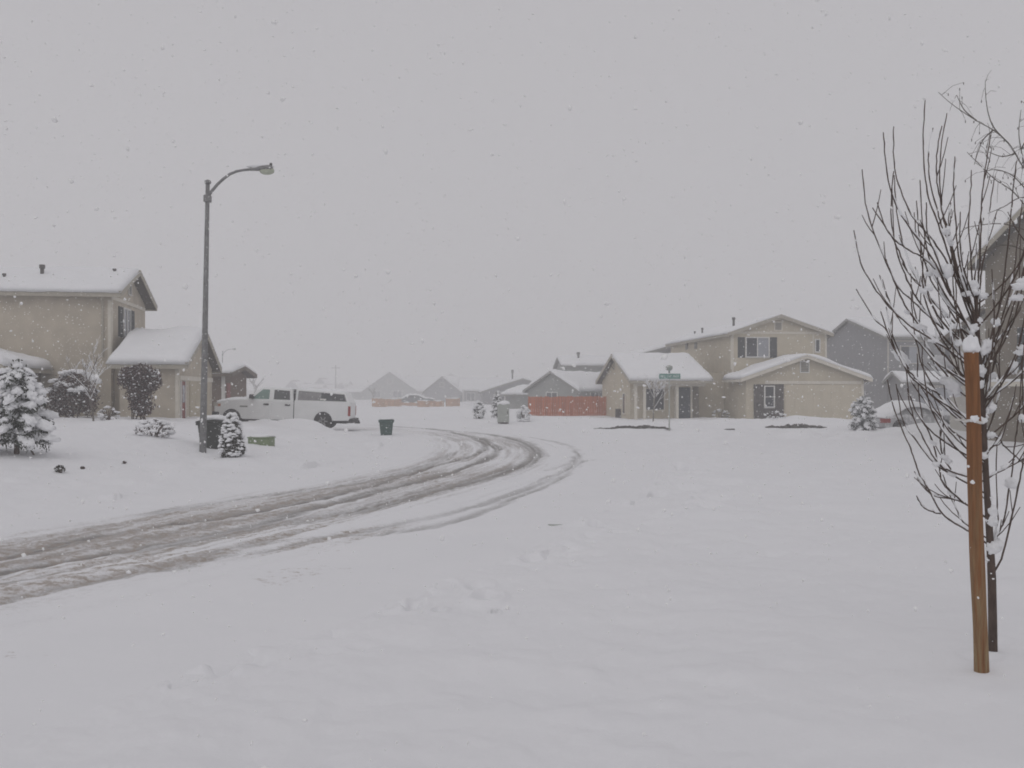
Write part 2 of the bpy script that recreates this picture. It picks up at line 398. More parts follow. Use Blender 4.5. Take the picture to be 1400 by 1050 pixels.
_rf = random.Random(77)
for (ax_, ay_, bx_, by_, n_) in ((930, 632, 905, 690, 9), (880, 622, 860, 672, 8), (965, 640, 955, 700, 7), (560, 828, 600, 805, 3), (720, 770, 800, 735, 4), (250, 935, 330, 900, 3)):
    for i_ in range(n_):
        t_ = i_/(n_-1); pit_px(ax_+(bx_-ax_)*t_+_rf.uniform(-14, 14), ay_+(by_-ay_)*t_+_rf.uniform(-5, 5), _rf.uniform(.07, .14), _rf.uniform(.12, .24), _rf.uniform(.03, .075))
LUMPS = []
_rl = random.Random(91)
for (x0_, x1_, y0_, y1_, n_, r0_, r1_, h0_, h1_) in ((820, 1000, 604, 720, 46, .16, .45, .05, .13), (560, 840, 715, 800, 22, .07, .16, .02, .055), (60, 600, 600, 690, 30, .12, .40, .03, .09),
                                                    (330, 620, 592, 640, 18, .2, .6, .05, .14), (150, 500, 810, 900, 22, .05, .13, .015, .04), (930, 1250, 590, 606, 26, .4, 1.1, .05, .16)):
    for _i in range(n_):
        px_ = _rl.uniform(x0_, x1_); py_ = _rl.uniform(y0_, y1_); k_ = py_-HZ
        LUMPS.append(((px_-700)*EYE/k_, F*EYE/k_, _rl.uniform(r0_, r1_), _rl.uniform(h0_, h1_)*(-1 if (n_ == 22 or (n_ == 46 and _i % 2)) else (0.6 if n_ == 46 else 1))))
def base_h(x, y):
    x = np.asarray(x, float); y = np.asarray(y, float)
    d, sg, _ = poly_dist(x, y, CL, True)
    e = d-HALF
    left = sg > 0
    s = sstep(0.0, 8.5, e)
    lot = 1-sstep(41.0, 43.5, y)
    hl = (0.86*lot+0.12*(1-lot))*s + 0.05*sstep(0, 1.6, e)
    hl = hl + 0.55*sstep(12, 26, e)*lot*0
    hr = 0.06*sstep(0.0, 3.5, e) + 0.14*sstep(38, 56, y) - 0.0*x
    h = np.where(left, hl, hr)
    for bx, by, rx, ry, hh, a in BANKS:
        h = h + hh*np.exp(-((x-bx)/rx)**2-((y-by)/ry)**2)
    return h, e
def terrain(x, y, fine=True):
    x = np.asarray(x, float); y = np.asarray(y, float)
    h, e = base_h(x, y)
    k = sstep(0, 1.5, e)
    h = h + (0.07*fbm(x*0.35, y*0.35, 3, 3) + 0.035*fbm(x*1.4, y*1.4, 9, 3))*(0.4+0.6*k)
    if fine:
        near = np.exp(-np.clip(e, 0, 50)/1.6)
        h = h + 0.022*fbm(x*6, y*6, 21, 3)*near
        for lx_, ly_, lr_, lh_ in LUMPS:
            sel = (np.abs(x-lx_) < 3*lr_) & (np.abs(y-ly_) < 3*lr_)
            if sel.any():
                q = ((x[sel]-lx_)**2+(y[sel]-ly_)**2)/lr_**2
                h[sel] += lh_*np.exp(-q*q*0.8-q*0.4)*np.where(e[sel] > 0.1, 1, 0)
        berm = np.exp(-((e-1.3)/0.9)**2)
        h = h + berm*(0.05+0.16*np.clip(fbm(x*0.9, y*0.9, 140, 3)+0.1, -0.1, 0.6))*(1.0-0.5*sstep(-2.5, 1.5, x))
        h = h + 0.05*np.exp(-((e-2.6)/2.0)**2)*np.clip(fbm(x*2.6, y*2.6, 150, 3), -0.35, 0.4)
        h = h + 0.025*fbm(x*0.9+7, y*0.9, 160, 2)
        h = h + 0.16*np.clip(fbm(x*0.7, y*0.7, 165, 3)+0.05, -0.15, 0.6)*sstep(38, 46, y)*(1-sstep(56, 62, y))*sstep(1.0, 3.0, e)*np.where(x > -1, 1.0, 0.5)
        h = h + 0.09*np.clip(fbm(x*0.8, y*0.8, 168, 3), -0.3, 0.5)*sstep(0.5, 3.0, e)*(1-sstep(-3, 0, x))
        for px_, py_, rx, ry, dd in PITS:
            q = ((x-px_)/rx)**2+((y-py_)/ry)**2
            h = h - dd*np.exp(-q*1.2) + dd*0.25*np.exp(-(np.sqrt(q)-1.5)**2*3)
    h = h - 0.16*(1-sstep(-0.55, -0.16, e))
    return h
def tz(x, y):
    return float(terrain(np.array([x]), np.array([y]))[0])
def on_ground(px, py):
    """where the sight line through this image point meets the snow"""
    Y = np.linspace(3, 160, 6000); x = (px-700)*Y/F; z = EYE+(HZ-py)*Y/F
    h = terrain(x, Y, False)
    i = int(np.argmax(z <= h)) if (z <= h).any() else len(Y)-1
    return Vector((x[i], Y[i], h[i]))

def build_ground():
    th = np.concatenate([np.linspace(-180, -34, 50, endpoint=False), np.linspace(-34, 34, 760, endpoint=False), np.linspace(34, 180, 50)])
    rr = np.concatenate([[0.0], np.geomspace(1.6, 130, 700), np.geomspace(136, 1600, 30)])
    T, Rr = np.meshgrid(np.radians(th), rr, indexing='ij')
    X = Rr*np.sin(T); Y = Rr*np.cos(T)
    shp = X.shape; Z = terrain(X.ravel(), Y.ravel()).reshape(shp)
    n, m = shp
    V = np.stack([X, Y, Z], -1).reshape(-1, 3)
    I = np.arange(n*m).reshape(n, m)
    q = np.stack([I[:-1, :-1], I[:-1, 1:], I[1:, 1:], I[1:, :-1]], -1).reshape(-1, 4)
    o = grid_obj('ground', V, q, M['ground'])
    x, y = V[:, 0], V[:, 1]
    d, sg, _ = poly_dist(x, y, CL, True); e = d-HALF
    c = np.zeros((len(V), 4)); c[:, 3] = 1
    nearw = np.exp(-((x+4)/4.5)**2-((y-10)/7)**2)
    c[:, 2] = np.exp(-np.clip(e, 0, 99)/2.2)*0.18*(1-sstep(-4.5, -2.0, x))
    c[:, 1] = 0.0
    setcol(o, c)
    return struct(o)
def grid_obj(name, V, q, m):
    me = bpy.data.meshes.new(name)
    me.vertices.add(len(V)); me.vertices.foreach_set('co', V.astype(np.float32).ravel())
    k = q.shape[1]
    me.loops.add(q.size); me.loops.foreach_set('vertex_index', q.astype(np.int32).ravel())
    me.polygons.add(len(q)); me.polygons.foreach_set('loop_start', np.arange(0, q.size, k, dtype=np.int32))
    me.polygons.foreach_set('loop_total', np.full(len(q), k, np.int32))
    me.polygons.foreach_set('use_smooth', np.ones(len(q), bool))
    me.update(calc_edges=True); me.validate()
    me.materials.append(m)
    o = bpy.data.objects.new(name, me); COL.objects.link(o)
    return o
def setcol(o, c):
    a = o.data.color_attributes.new('slush', 'FLOAT_COLOR', 'POINT')
    a.data.foreach_set('color', c.astype(np.float32).ravel())

def g2(pts):
    return np.array([((px-700)*EYE/(py-HZ), F*EYE/(py-HZ)) for px, py in pts])
# wheel tracks worn into the snow, on the ground plane: points, half-width, strength
TRACKS = [
 ([(-160, 800), (0, 761), (64, 746), (171, 725), (300, 706), (429, 683), (514, 662), (578, 642), (622, 630), (654, 620), (664, 611), (657, 604), (644, 598), (610, 592)], 0.17, 0.95),
 ([(163, 708), (300, 686), (386, 674), (493, 658.6), (570, 640), (605, 628), (622, 616)], 0.26, 0.62),
 ([(-160, 826), (0, 783), (128, 759), (236, 740), (343, 717), (471, 683), (587, 654), (633, 639.5), (665, 627), (679, 617.4), (673.6, 608), (660, 601), (638, 595.7), (605.7, 588.6), (551, 584), (500, 581.5), (430, 578)], 0.19, 1.0),
 ([(200, 758), (279, 733), (428, 708), (500, 693), (607, 667), (644, 658), (687, 646), (722, 633.7), (735, 623), (728, 612), (701, 599.5), (660, 592.6), (627, 589.5), (560, 584), (480, 580)], 0.34, 0.85),
 ([(-200, 890), (0, 824), (86, 805), (171, 787), (257, 773), (300, 761), (386, 748), (471, 731), (520, 729), (607, 715), (704, 683), (768, 653), (796, 631), (806, 628)], 0.17, 0.62),
 ([(300, 752), (400, 738), (500, 724), (643, 694), (700, 676), (778, 639), (788, 626), (790, 617), (776, 608.5), (747, 601.5), (715, 597), (690, 594)], 0.20, 0.62),
 ([(740, 645), (775, 636), (806, 629), (825, 628)], 0.16, 0.5),
]
BROWN = [([(-120, 800), (0, 755), (200, 712), (430, 676), (600, 640)], 0.75, 0.75), ([(-200, 880), (0, 815), (120, 790), (260, 768), (350, 752), (460, 733), (600, 709)], 0.42, 0.75),
         ([(0, 790), (236, 745), (471, 694), (640, 655), (720, 630)], 0.8, 0.55), ([(640, 625), (700, 640), (600, 670)], 0.6, 0.35), ([(500, 690), (660, 650), (735, 622), (715, 602)], 0.55, 0.6)]
def build_road():
    P = catmull(CENTER, 40)
    seg = np.hypot(*np.diff(P, axis=0).T); S = np.concatenate([[0], np.cumsum(seg)])
    # step grows with distance
    s = 0; ss = []
    while s < S[-1]:
        ss.append(s); x = np.interp(s, S, P[:, 0]); y = np.interp(s, S, P[:, 1]); s += 0.032+0.0033*math.hypot(x, y)
    ss = np.array(ss); cx = np.interp(ss, S, P[:, 0]); cy = np.interp(ss, S, P[:, 1])
    tx = np.gradient(cx); ty = np.gradient(cy); l = np.hypot(tx, ty); nx, ny = -ty/l, tx/l
    t = np.linspace(-HALF-0.12, HALF+0.12, 230)
    X = cx[:, None]+nx[:, None]*t; Y = cy[:, None]+ny[:, None]*t
    x = X.ravel(); y = Y.ravel(); tt = np.broadcast_to(t, X.shape).ravel()
    wob = fbm(x*1.1, y*1.1, 44, 3)*0.12; wob2 = fbm(x*1.1+40, y*1.1, 45, 3)*0.12
    rut = np.zeros(len(x)); lip = np.zeros(len(x))
    for pts, w, st in TRACKS:
        pp = catmull(g2(pts), 6)
        d, u = poly_dist(x+wob, y+wob2, pp)
        fade = np.clip(np.minimum(u/0.06, (1-u)/0.06), 0, 1)
        ww = w*(1+0.5*fbm(x*0.8, y*0.8, 60, 2))
        g = np.exp(-(d/ww)**2)*st*fade
        rut = np.maximum(rut, g)
        lip = np.maximum(lip, np.exp(-((d-2.0*w)/(0.6*w))**2)*fade*st)
    br = np.zeros(len(x))
    for pts, w, st in BROWN:
        pp = catmull(g2(pts), 5); d, u = poly_dist(x, y, pp)
        fade = np.clip(np.minimum(u/0.15, (1-u)/0.15), 0, 1)
        br = np.maximum(br, np.exp(-(d/w)**2)*st*fade)
    edge = np.abs(tt)-HALF
    sg_ = np.broadcast_to(ss[:, None], X.shape).ravel()
    streak = fbm(tt*5.5+0.6*fbm(sg_*0.15, tt*0.3, 91, 2), sg_*0.16, 90, 4); streak2 = fbm(tt*11, sg_*0.35, 95, 3)
    lane = np.exp(-((tt-0.2)/2.3)**4)
    rut = np.clip(rut*(0.95+0.75*streak2), 0, 1.15)
    rut = np.maximum(rut, np.clip((streak-0.05)*1.5, 0, 0.55)*lane*0.85)
    br = np.clip(br*(0.85+0.9*streak), 0, 1.1)
    near_ = np.clip(1.25-np.hypot(x, y)/60, 0.3, 1.0)
    inner = np.exp(-((tt-0.75)/2.0)**4)
    patch = fbm(x*0.45, y*0.45, 120, 3)
    br = np.maximum(br, np.clip(0.60+0.75*streak2+0.5*streak+0.5*patch, 0.0, 1.0)*inner*np.clip(near_+0.15, 0, 1))
    tread = 0.032*np.clip(fbm(x*7, y*7, 131, 4), -0.3, 0.6)*np.clip(br, 0, 1)
    z = 0.006+tread+(0.07*fbm(x*0.35, y*0.35, 3, 3) + 0.035*fbm(x*1.4, y*1.4, 9, 3))*0.4 + 0.030*fbm(x*4.5, y*4.5, 73, 4)*np.clip(br+rut*0.6+0.18, 0, 1.1) - 0.045*rut + 0.018*lip*(0.4+fbm(x*3, y*3, 80, 3)+0.3)
    z = z - 0.12*sstep(-0.12, 0.1, edge)
    c = np.zeros((len(x), 4)); c[:, 0] = rut; c[:, 1] = br; c[:, 2] = np.clip(br*0.9+0.12+0.55*np.exp(-((x+4)/4.5)**2-((y-9)/6)**2)*np.clip(0.9+1.6*fbm(x*0.9, y*0.9, 170, 3), 0, 1.4)*(1-sstep(2.6, 3.6, -tt)), 0, 1); c[:, 3] = 1
    n, m = X.shape; I = np.arange(n*m).reshape(n, m)
    q = np.stack([I[:-1, :-1], I[1:, :-1], I[1:, 1:], I[:-1, 1:]], -1).reshape(-1, 4)[:, ::-1]
    o = grid_obj('road', np.stack([x, y, z], -1), q, M['road'])
    setcol(o, c); return struct(o)
build_ground(); build_road()

# ------------------------------------------------------------------ buildings
def wb(mb, face, plane, a0, a1, z0, z1, o0, o1):
    if face == 'F': mb.box(a0, a1, plane-o1, plane-o0, z0, z1)
    elif face == 'B': mb.box(a0, a1, plane+o0, plane+o1, z0, z1)
    elif face == 'R': mb.box(plane+o0, plane+o1, a0, a1, z0, z1)
    else: mb.box(plane-o1, plane-o0, a0, a1, z0, z1)
def trim(root, face, plane, a0, a1, z0, z1, name='corner_trim', m='trim', o=0.035):
    mb = MB(); wb(mb, face, plane, a0, a1, z0, z1, 0, o); return mb.build(name, m, root)
def window(root, face, plane, a0, a1, z0, z1, mull=1, shutters=False, frame='white', glass='glass', half=None, fw=0.07, snow=True, sw=0.36, bars=0):
    fr = MB()
    wb(fr, face, plane, a0-fw, a0, z0-fw, z1+fw, 0, 0.06); wb(fr, face, plane, a1, a1+fw, z0-fw, z1+fw, 0, 0.06)
    wb(fr, face, plane, a0, a1, z1, z1+fw, 0, 0.058); wb(fr, face, plane, a0, a1, z0-fw, z0, 0, 0.058)
    for k in range(mull):
        x = a0+(a1-a0)*(k+1)/(mull+1); wb(fr, face, plane, x-0.03, x+0.03, z0, z1, 0.002, 0.05)
    for k in range(bars):
        z = z0+(z1-z0)*(k+1)/(bars+1); wb(fr, face, plane, a0, a1, z-0.02, z+0.02, 0.002, 0.045)
    w = fr.build('window', frame, root)
    if half:
        am = (a0+a1)/2
        p = MB(); wb(p, face, plane, a0, am, z0, z1, 0.004, 0.02); p.build('pane', glass, w)
        p = MB(); wb(p, face, plane, am+0.001, a1, z0, z1, 0.004, 0.021); p.build('pane', half, w)
    else:
        p = MB(); wb(p, face, plane, a0, a1, z0, z1, 0.004, 0.02); p.build('pane', glass, w)
    if snow:
        sb = MB(); wb(sb, face, plane, a0-fw, a1+fw, z0-fw+0.072, z0+0.03, 0.062, 0.12); sb.build('sill_snow', 'snow', w, False, 0.03)
    if shutters:
        for sgn in (-1, 1):
            if shutters == 'right' and sgn < 0: continue
            if shutters == 'left' and sgn > 0: continue
            b0 = a0-fw-0.03-sw if sgn < 0 else a1+fw+0.03
            sh = MB()
            wb(sh, face, plane, b0, b0+sw, z0-0.05, z1+0.05, 0, 0.03)
            nl = 14
            for i in range(nl):
                zz = z0+(z1-z0)*i/nl; wb(sh, face, plane, b0+0.05, b0+sw-0.05, zz, zz+(z1-z0)/nl*0.6, 0.03, 0.045)
            sh.build('shutter', 'shutter', root)
    return w
def vent(root, face, plane, a0, a1, z0, z1, m='white'):
    fr = MB(); fw = 0.06
    wb(fr, face, plane, a0-fw, a0, z0-fw, z1+fw, 0, 0.05); wb(fr, face, plane, a1, a1+fw, z0-fw, z1+fw, 0, 0.05)
    wb(fr, face, plane, a0, a1, z1, z1+fw, 0, 0.048); wb(fr, face, plane, a0, a1, z0-fw, z0, 0, 0.048)
    v = fr.build('gable_vent', m, root)
    sl = MB(); n = 6
    for i in range(n):
        z = z0+(z1-z0)*i/n; wb(sl, face, plane, a0, a1, z+0.01, z+(z1-z0)/n-0.02, 0.004, 0.03)
    sl.build('louvre', 'fasciag', v)
    return v
def vent_pipe(root, x, y, z, h=0.55, r=0.10):
    mb = MB(); mb.lathe([(r, 0), (r, h*0.72), (r*1.5, h*0.74), (r*1.5, h), (r*0.4, h+0.02)], 10, Matrix.Translation((x, y, z)))
    return mb.build('vent_pipe', 'pipe', root)

def block(root, x0, x1, y0, y1, z0, zE, axis='x', p=0.33, ov=0.35, ovg=0.3, wall='tan', fascia='fascia', t=0.22, u_shift=0.0, walls=True, ends=(1, 1), seed=0, wallname='wall', gable=None):
    """a gabled volume: walls to the eave zE, ridge along axis, roof slab, fascia boards and a layer of snow"""
    if axis == 'x': u0, u1, v0, v1 = y0, y1, x0, x1
    else: u0, u1, v0, v1 = x0, x1, y0, y1
    um = (u0+u1)/2+u_shift; zR = zE+max(u1-um, um-u0)*p
    pl = (zR-zE)/(um-u0); pr = (zR-zE)/(u1-um)
    def rz(u): return zR-(um-u)*pl if u < um else zR-(u-um)*pr
    ax = 'x' if axis == 'x' else 'y'
    if walls:
        mb = MB(); mb.prism([(u0, z0), (u1, z0), (u1, zE), (um, zR), (u0, zE)], v0, v1, ax); mb.build(wallname, wall, root)
    th = 0.16; a, b = u0-ov, u1+ov; w0 = v0-ovg*ends[0]; w1 = v1+ovg*ends[1]
    e = 0.004
    rf = MB()
    rf.prism([(a, rz(a)+e), (um, zR+e), (um, zR+th), (a, rz(a)+th)], w0, w1, ax)
    rf.prism([(um, zR+e), (b, rz(b)+e), (b, rz(b)+th), (um, zR+th)], w0, w1, ax)
    roof = rf.build('roof', 'shingle', root)
    fa = MB(); f = 0.03
    for (q0, q1) in ((w0-f, w0), (w1, w1+f)):
        fa.prism([(a, rz(a)-0.06), (um, zR-0.06), (um, zR+th+0.01), (a, rz(a)+th+0.01)], q0, q1, ax)
        fa.prism([(um, zR-0.06), (b, rz(b)-0.06), (b, rz(b)+th+0.01), (um, zR+th+0.01)], q0, q1, ax)
    for (c0, c1, zz) in ((a-f, a, rz(a)), (b, b+f, rz(b))):
        fa.prism([(c0, zz-0.06), (c1, zz-0.06), (c1, zz+th+0.008), (c0, zz+th+0.008)], w0, w1, ax)
    fa.build('fascia', fascia, root)
    # snow
    A, B = a-0.07, b+0.07; W0, W1 = w0-0.05, w1+0.05
    nu = 34; nv = int(min(70, max(14, (W1-W0)/0.25)))
    sp = lambda n: (1-np.cos(np.linspace(0, math.pi, n)))/2
    uu = A+(B-A)*(0.5*sp(nu)+0.5*np.linspace(0, 1, nu)); vv = W0+(W1-W0)*(0.5*sp(nv)+0.5*np.linspace(0, 1, nv))
    vs = []
    for i, u in enumerate(uu):
        for j, v in enumerate(vv):
            du = min(u-A, B-u); dv = min(v-W0, W1-v)
            eu = math.sqrt(max(0, 1-(1-min(du/0.22, 1))**2)); ev = math.sqrt(max(0, 1-(1-min(dv/0.16, 1))**2))
            h = 0.82*t*eu*ev*(1+0.6*mnoise.noise(Vector((u*0.8, v*0.8, seed*3.7)))+0.22*mnoise.noise(Vector((u*2.7, v*2.7, seed))))
            # rounded ridge, edge sag
            ru = zR-math.sqrt((u-um)**2+0.12)*(pl if u < um else pr)+0.11*0+0.10
            sag = -0.05*(1-eu)
            vs.append((v, u, ru+0.075+h+sag+0.04*mnoise.noise(Vector((v*1.3, seed, 0)))*(1-eu)) if axis == 'x' else (u, v, ru+0.075+h+sag+0.04*mnoise.noise(Vector((v*1.3, seed, 0)))*(1-eu)))
    fs = []
    for i in range(nu-1):
        for j in range(nv-1):
            q = (i*nv+j, i*nv+j+1, (i+1)*nv+j+1, (i+1)*nv+j)
            fs.append(q if axis == 'x' else q[::-1])
    # skirt down to the roof edge
    loop = [j for j in range(nv)]+[i*nv+nv-1 for i in range(1, nu)]+[(nu-1)*nv+j for j in range(nv-2, -1, -1)]+[i*nv for i in range(nu-2, 0, -1)]
    base = len(vs)
    for k in loop:
        x, y, z = vs[k]; u = y if axis == 'x' else x; v = x if axis == 'x' else y
        u2 = min(max(u, a+0.03), b-0.03); v2 = min(max(v, w0+0.03), w1-0.03)
        zz = rz(u2)+th-0.02
        vs.append((v2, u2, zz) if axis == 'x' else (u2, v2, zz))
    n = len(loop)
    for k in range(n):
        k2 = (k+1) % n
        q = (loop[k], loop[k2], base+k2, base+k); fs.append(q[::-1] if axis == 'x' else q)
    obj('snow_layer', vs, fs, M['snow'], roof, True)
    return dict(zR=zR, rz=rz, um=um, roof=roof)

# ---- tan two-storey house on the right with the garage
def tan_house():
    th = R(6)
    c, s = math.cos(th), math.sin(th)
    o = Vector((13.35, 60.0, 0.0))
    root = thing('two_storey_house', 'tan two storey house with snow roofed garage and covered porch at the road bend', 'house', o, th)
    z0 = -0.2
    m = block(root, 0, 6.0, 0, 14, z0, 5.35, 'y', 0.34, 0.3, 0.3, 'tan2', 'fascia', 0.18, seed=1)
    # upper front: band, corner boards, windows
    trim(root, 'F', 0, 0.12, 5.88, 5.36, 5.5, 'trim_band')
    trim(root, 'F', 0, -0.001, 0.11, 2.9, 5.36); trim(root, 'F', 0, 5.89, 6.001, 2.0, 5.36)
    trim(root, 'F', 0, 5.1, 5.18, 4.0, 5.355)
    vent(root, 'F', 0, 2.72, 3.12, 5.62, 6.05, 'trim')
    window(root, 'F', 0, 0.92, 2.3, 3.95, 5.1, 1, True, 'white', 'glass', 'curtain', sw=0.44)
    window(root, 'F', 0, 5.30, 5.52, 4.3, 5.0, 0, False, 'white', snow=False)
    for (y, z) in ((7.2, 4.75), (9.4, 4.8)):
        mb = MB(); wb(mb, 'L', 0, y, y+0.5, z, z+0.42, 0, 0.05); mb.build('side_vent', 'fasciag', root)
    vent_pipe(root, 1.0, 2.6, 6.0, 0.55, 0.075); vent_pipe(root, 0.75, 8.5, 5.85, 0.4, 0.06); vent_pipe(root, 0.9, 10.8, 5.85, 0.3, 0.05)
    # garage wing
    g0, g1, gy = -0.15, 6.9, -3.0
    block(root, g0, g1, gy, -0.02, z0, 2.60, 'y', 0.345, 0.40, 0.35, 'tan2', 'trim', 0.24, seed=2, ends=(1, 0))
    trim(root, 'F', gy, 0.95, g1-0.12, 2.28, 2.46, 'trim_band', 'trim', 0.06)
    trim(root, 'F', gy, g1-0.11, g1+0.001, 0, 2.28)
    vent(root, 'F', gy, 3.12, 3.58, 2.98, 3.55, 'white')
    gd = MB()
    x0, x1, za, zb = 2.15, 6.6, 0.02, 2.26
    wb(gd, 'F', gy, x0, x1, za, zb, 0.002, 0.02)
    for r in range(4):
        for k in range(8):
            a = x0+(x1-x0)*k/8; w = (x1-x0)/8; zc = za+(zb-za)*r/4; hh = (zb-za)/4
            wb(gd, 'F', gy, a+0.05, a+w-0.05, zc+0.05, zc+hh-0.05, 0.02, 0.032)
    gd.build('garage_door', 'garage', root)
    stn = MB(); wb(stn, 'F', gy, 0.30, 2.08, z0, 2.26, 0.001, 0.05)
    for i in range(11):
        zz = 0.02+i*0.2; off = (i % 2)*0.2
        for k in range(5):
            a = 0.30+k*0.4-off; wb(stn, 'F', gy, max(a, 0.30), min(a+0.37, 2.07), zz, zz+0.18, 0.05, 0.065+0.012*((i*7+k*3) % 3))
    stn.build('stone_panel', 'stone', root)
    window(root, 'F', gy-0.09, 0.95, 1.45, 0.95, 2.12, 0, False, 'white', 'glass', bars=1)
    dp = MB(); dp.tube([(-0.05, -0.06, 5.2), (-0.05, -0.06, 3.2)], 0.04, 8); dp.build('downpipe', 'trim', root)
    dp = MB(); dp.tube([(g1+0.06, gy+0.12, 2.5), (g1+0.06, gy+0.12, -0.1)], 0.04, 8); dp.build('downpipe', 'trim', root)
    # left wing with porch
    w0, w1, wy0, wy1 = -6.3, -0.01, -1.2, 8.6
    block(root, w0, -2.0, wy0, wy1, 2.36, 2.50, 'x', 0.32, 0.35, 0.35, 'tan2', 'fascia', 0.25, seed=3)
    mb = MB(); mb.box(-1.99, w1, wy0+2.6, wy1-0.5, z0, 3.0); mb.build('link_wall', 'tan2', root)
    mb = MB(); mb.box(w0+0.02, -2.02, wy0+1.3, wy1-0.02, z0, 2.358); mb.build('wall', 'tan2', root)
    pr = MB(); wb(pr, 'F', wy0+0.02, w0, -2.0, 2.16, 2.358, -0.16, 0.0); pr.build('porch_beam', 'trim', root)
    for x in (w0+0.02, w0+0.55, -3.78):
        mb = MB(); mb.box(x, x+0.16, wy0+0.02, wy0+0.17, z0, 2.16); mb.build('porch_post', 'trim', root, False, 0.01)
    yw = wy0+1.3
    window(root, 'F', yw, -5.4, -4.2, 0.75, 2.0, 1, False, 'trim', 'glass', snow=False)
    d = MB(); wb(d, 'F', yw, -3.42, -2.55, z0, 2.1, 0, 0.04); dd = d.build('front_door', 'door', root)
    for k in range(2):
        pm = MB(); wb(pm, 'F', yw, -3.3+0.38*k, -3.0+0.38*k, 0.9, 1.9, 0.04, 0.055); pm.build('door_panel', 'door', dd)
    mb = MB(); mb.blob((-2.63, yw-0.09, 1.0), 0.045, 1, 0); mb.build('handle', 'chrome', dd)
    tr = MB(); wb(tr, 'F', yw, -3.54, -3.42, 0, 2.2, 0, 0.05); wb(tr, 'F', yw, -2.55, -2.43, 0, 2.2, 0, 0.05); tr.build('door_trim', 'trim', root)
    st = MB(); wb(st, 'F', yw, -2.40, -2.03, z0, 2.3, 0.001, 0.06)
    for i in range(11):
        for k in range(2):
            a = -2.40+k*0.2-(i % 2)*0.1; wb(st, 'F', yw, max(a, -2.40), min(a+0.17, -2.04), 0.02+i*0.2, 0.2+i*0.2, 0.06, 0.075)
    st.build('brick_panel', 'brownwall', root)
    window(root, 'L', w0+0.02, 1.3, 1.9, 0.5, 1.7, 0, False, 'trim', 'glass', snow=False)
    mb = MB(); wb(mb, 'L', w0+0.02, 2.6, 3.1, z0, 0.75, 0, 0.25); mb.build('meter_box', 'dark', root)
    # satellite dish on the left eave
    ds = MB(); ds.lathe([(0.02, 0), (0.16, 0.03), (0.27, 0.09)], 14, Matrix.Translation((w0-0.25, 4.6, 3.55)) @ Matrix.Rotation(R(-75), 4, 'Y'))
    dsh = ds.build('satellite_dish', 'fasciag', root, True)
    bk = MB(); bk.tube([(w0-0.24, 4.6, 3.55), (w0+0.05, 4.6, 3.2)], 0.02, 6); bk.build('bracket', 'pipe', dsh)
    return root
tan_house()

# ---- grey two-storey house behind and right of it
def grey_two_storey():
    Y = 72.0; root = thing('two_storey_house', 'grey two storey house right of the tan garage behind the bare tree', 'house', ((1213-700)*Y/F, Y, 0), R(1))
    block(root, 0, 11, 0, 15, -0.2, 5.75, 'x', 0.235, 0.3, 0.3, 'grey', 'fasciag', 0.22, seed=5)
    trim(root, 'F', 0, 0, 0.12, 2.6, 5.6, m='pale'); trim(root, 'F', 0, 0.12, 10.9, 5.45, 5.6, 'trim_band', 'pale')
    window(root, 'F', 0, 1.0, 2.2, 3.9, 5.1, 0, False, 'pale', 'glass', 'curtain')
    window(root, 'F', 0, 4.2, 5.4, 3.9, 5.1, 1, False, 'pale', 'glass')
    block(root, 0.1, 8.2, -2.6, -0.02, -0.2, 2.55, 'x', 0.42, 0.35, 0.3, 'grey', 'fasciag', 0.28, seed=6)
    gd = MB(); wb(gd, 'F', -2.6, 1.2, 5.6, 0, 2.1, 0.002, 0.03)
    for r in range(4):
        for k in range(6): wb(gd, 'F', -2.6, 1.25+k*0.73, 1.9+k*0.73, 0.05+r*0.52, 0.5+r*0.52, 0.03, 0.042)
    gd.build('garage_door', 'curtain', root)
    trim(root, 'F', -2.6, 1.0, 5.8, 2.1, 2.28, 'trim_band', 'pale')
    vent_pipe(root, 4.0, 4.0, 6.75, 0.6)
grey_two_storey()

# ---- tall brown house at the right border
def brown_house():
    Y = 37.0; root = thing('two_storey_house', 'tall brown gabled house at the right border behind the bare tree', 'house', ((1347-700)*Y/F, Y, 0), R(-76))
    block(root, 0, 8.5, 0, 9, -0.2, 6.75, 'y', 0.60, 0.4, 0.45, 'brownwall', 'fascia', 0.22, seed=7)
    window(root, 'F', 0, 2.3, 3.9, 2.7, 4.1, 1, True, 'white', 'curtain', sw=0.55)
    trim(root, 'F', 0, 0.01, 8.49, 2.05, 2.22, 'trim_band', 'trim', 0.07)
    sb = MB(); wb(sb, 'F', 0, 0.02, 8.4, 2.22, 2.32, 0.001, 0.1); sb.build('ledge_snow', 'snow', root, False, 0.03)
    window(root, 'F', 0, 5.6, 6.8, 4.5, 5.8, 1, True, 'white', 'glass')
    # small forward wing with its own gable, set at the far corner
    block(root, -6.2, -1.0, 3.3, 8.5, -0.2, 4.1, 'y', 0.48, 0.3, 0.35, 'pale', 'fasciad', 0.18, seed=8)
    window(root, 'F', 3.3, -4.3, -3.0, 2.0, 3.3, 1, False, 'white', 'glass')
    trim(root, 'F', 3.3, -6.1, -1.1, 3.9, 4.05, 'trim_band', 'white')
brown_house()

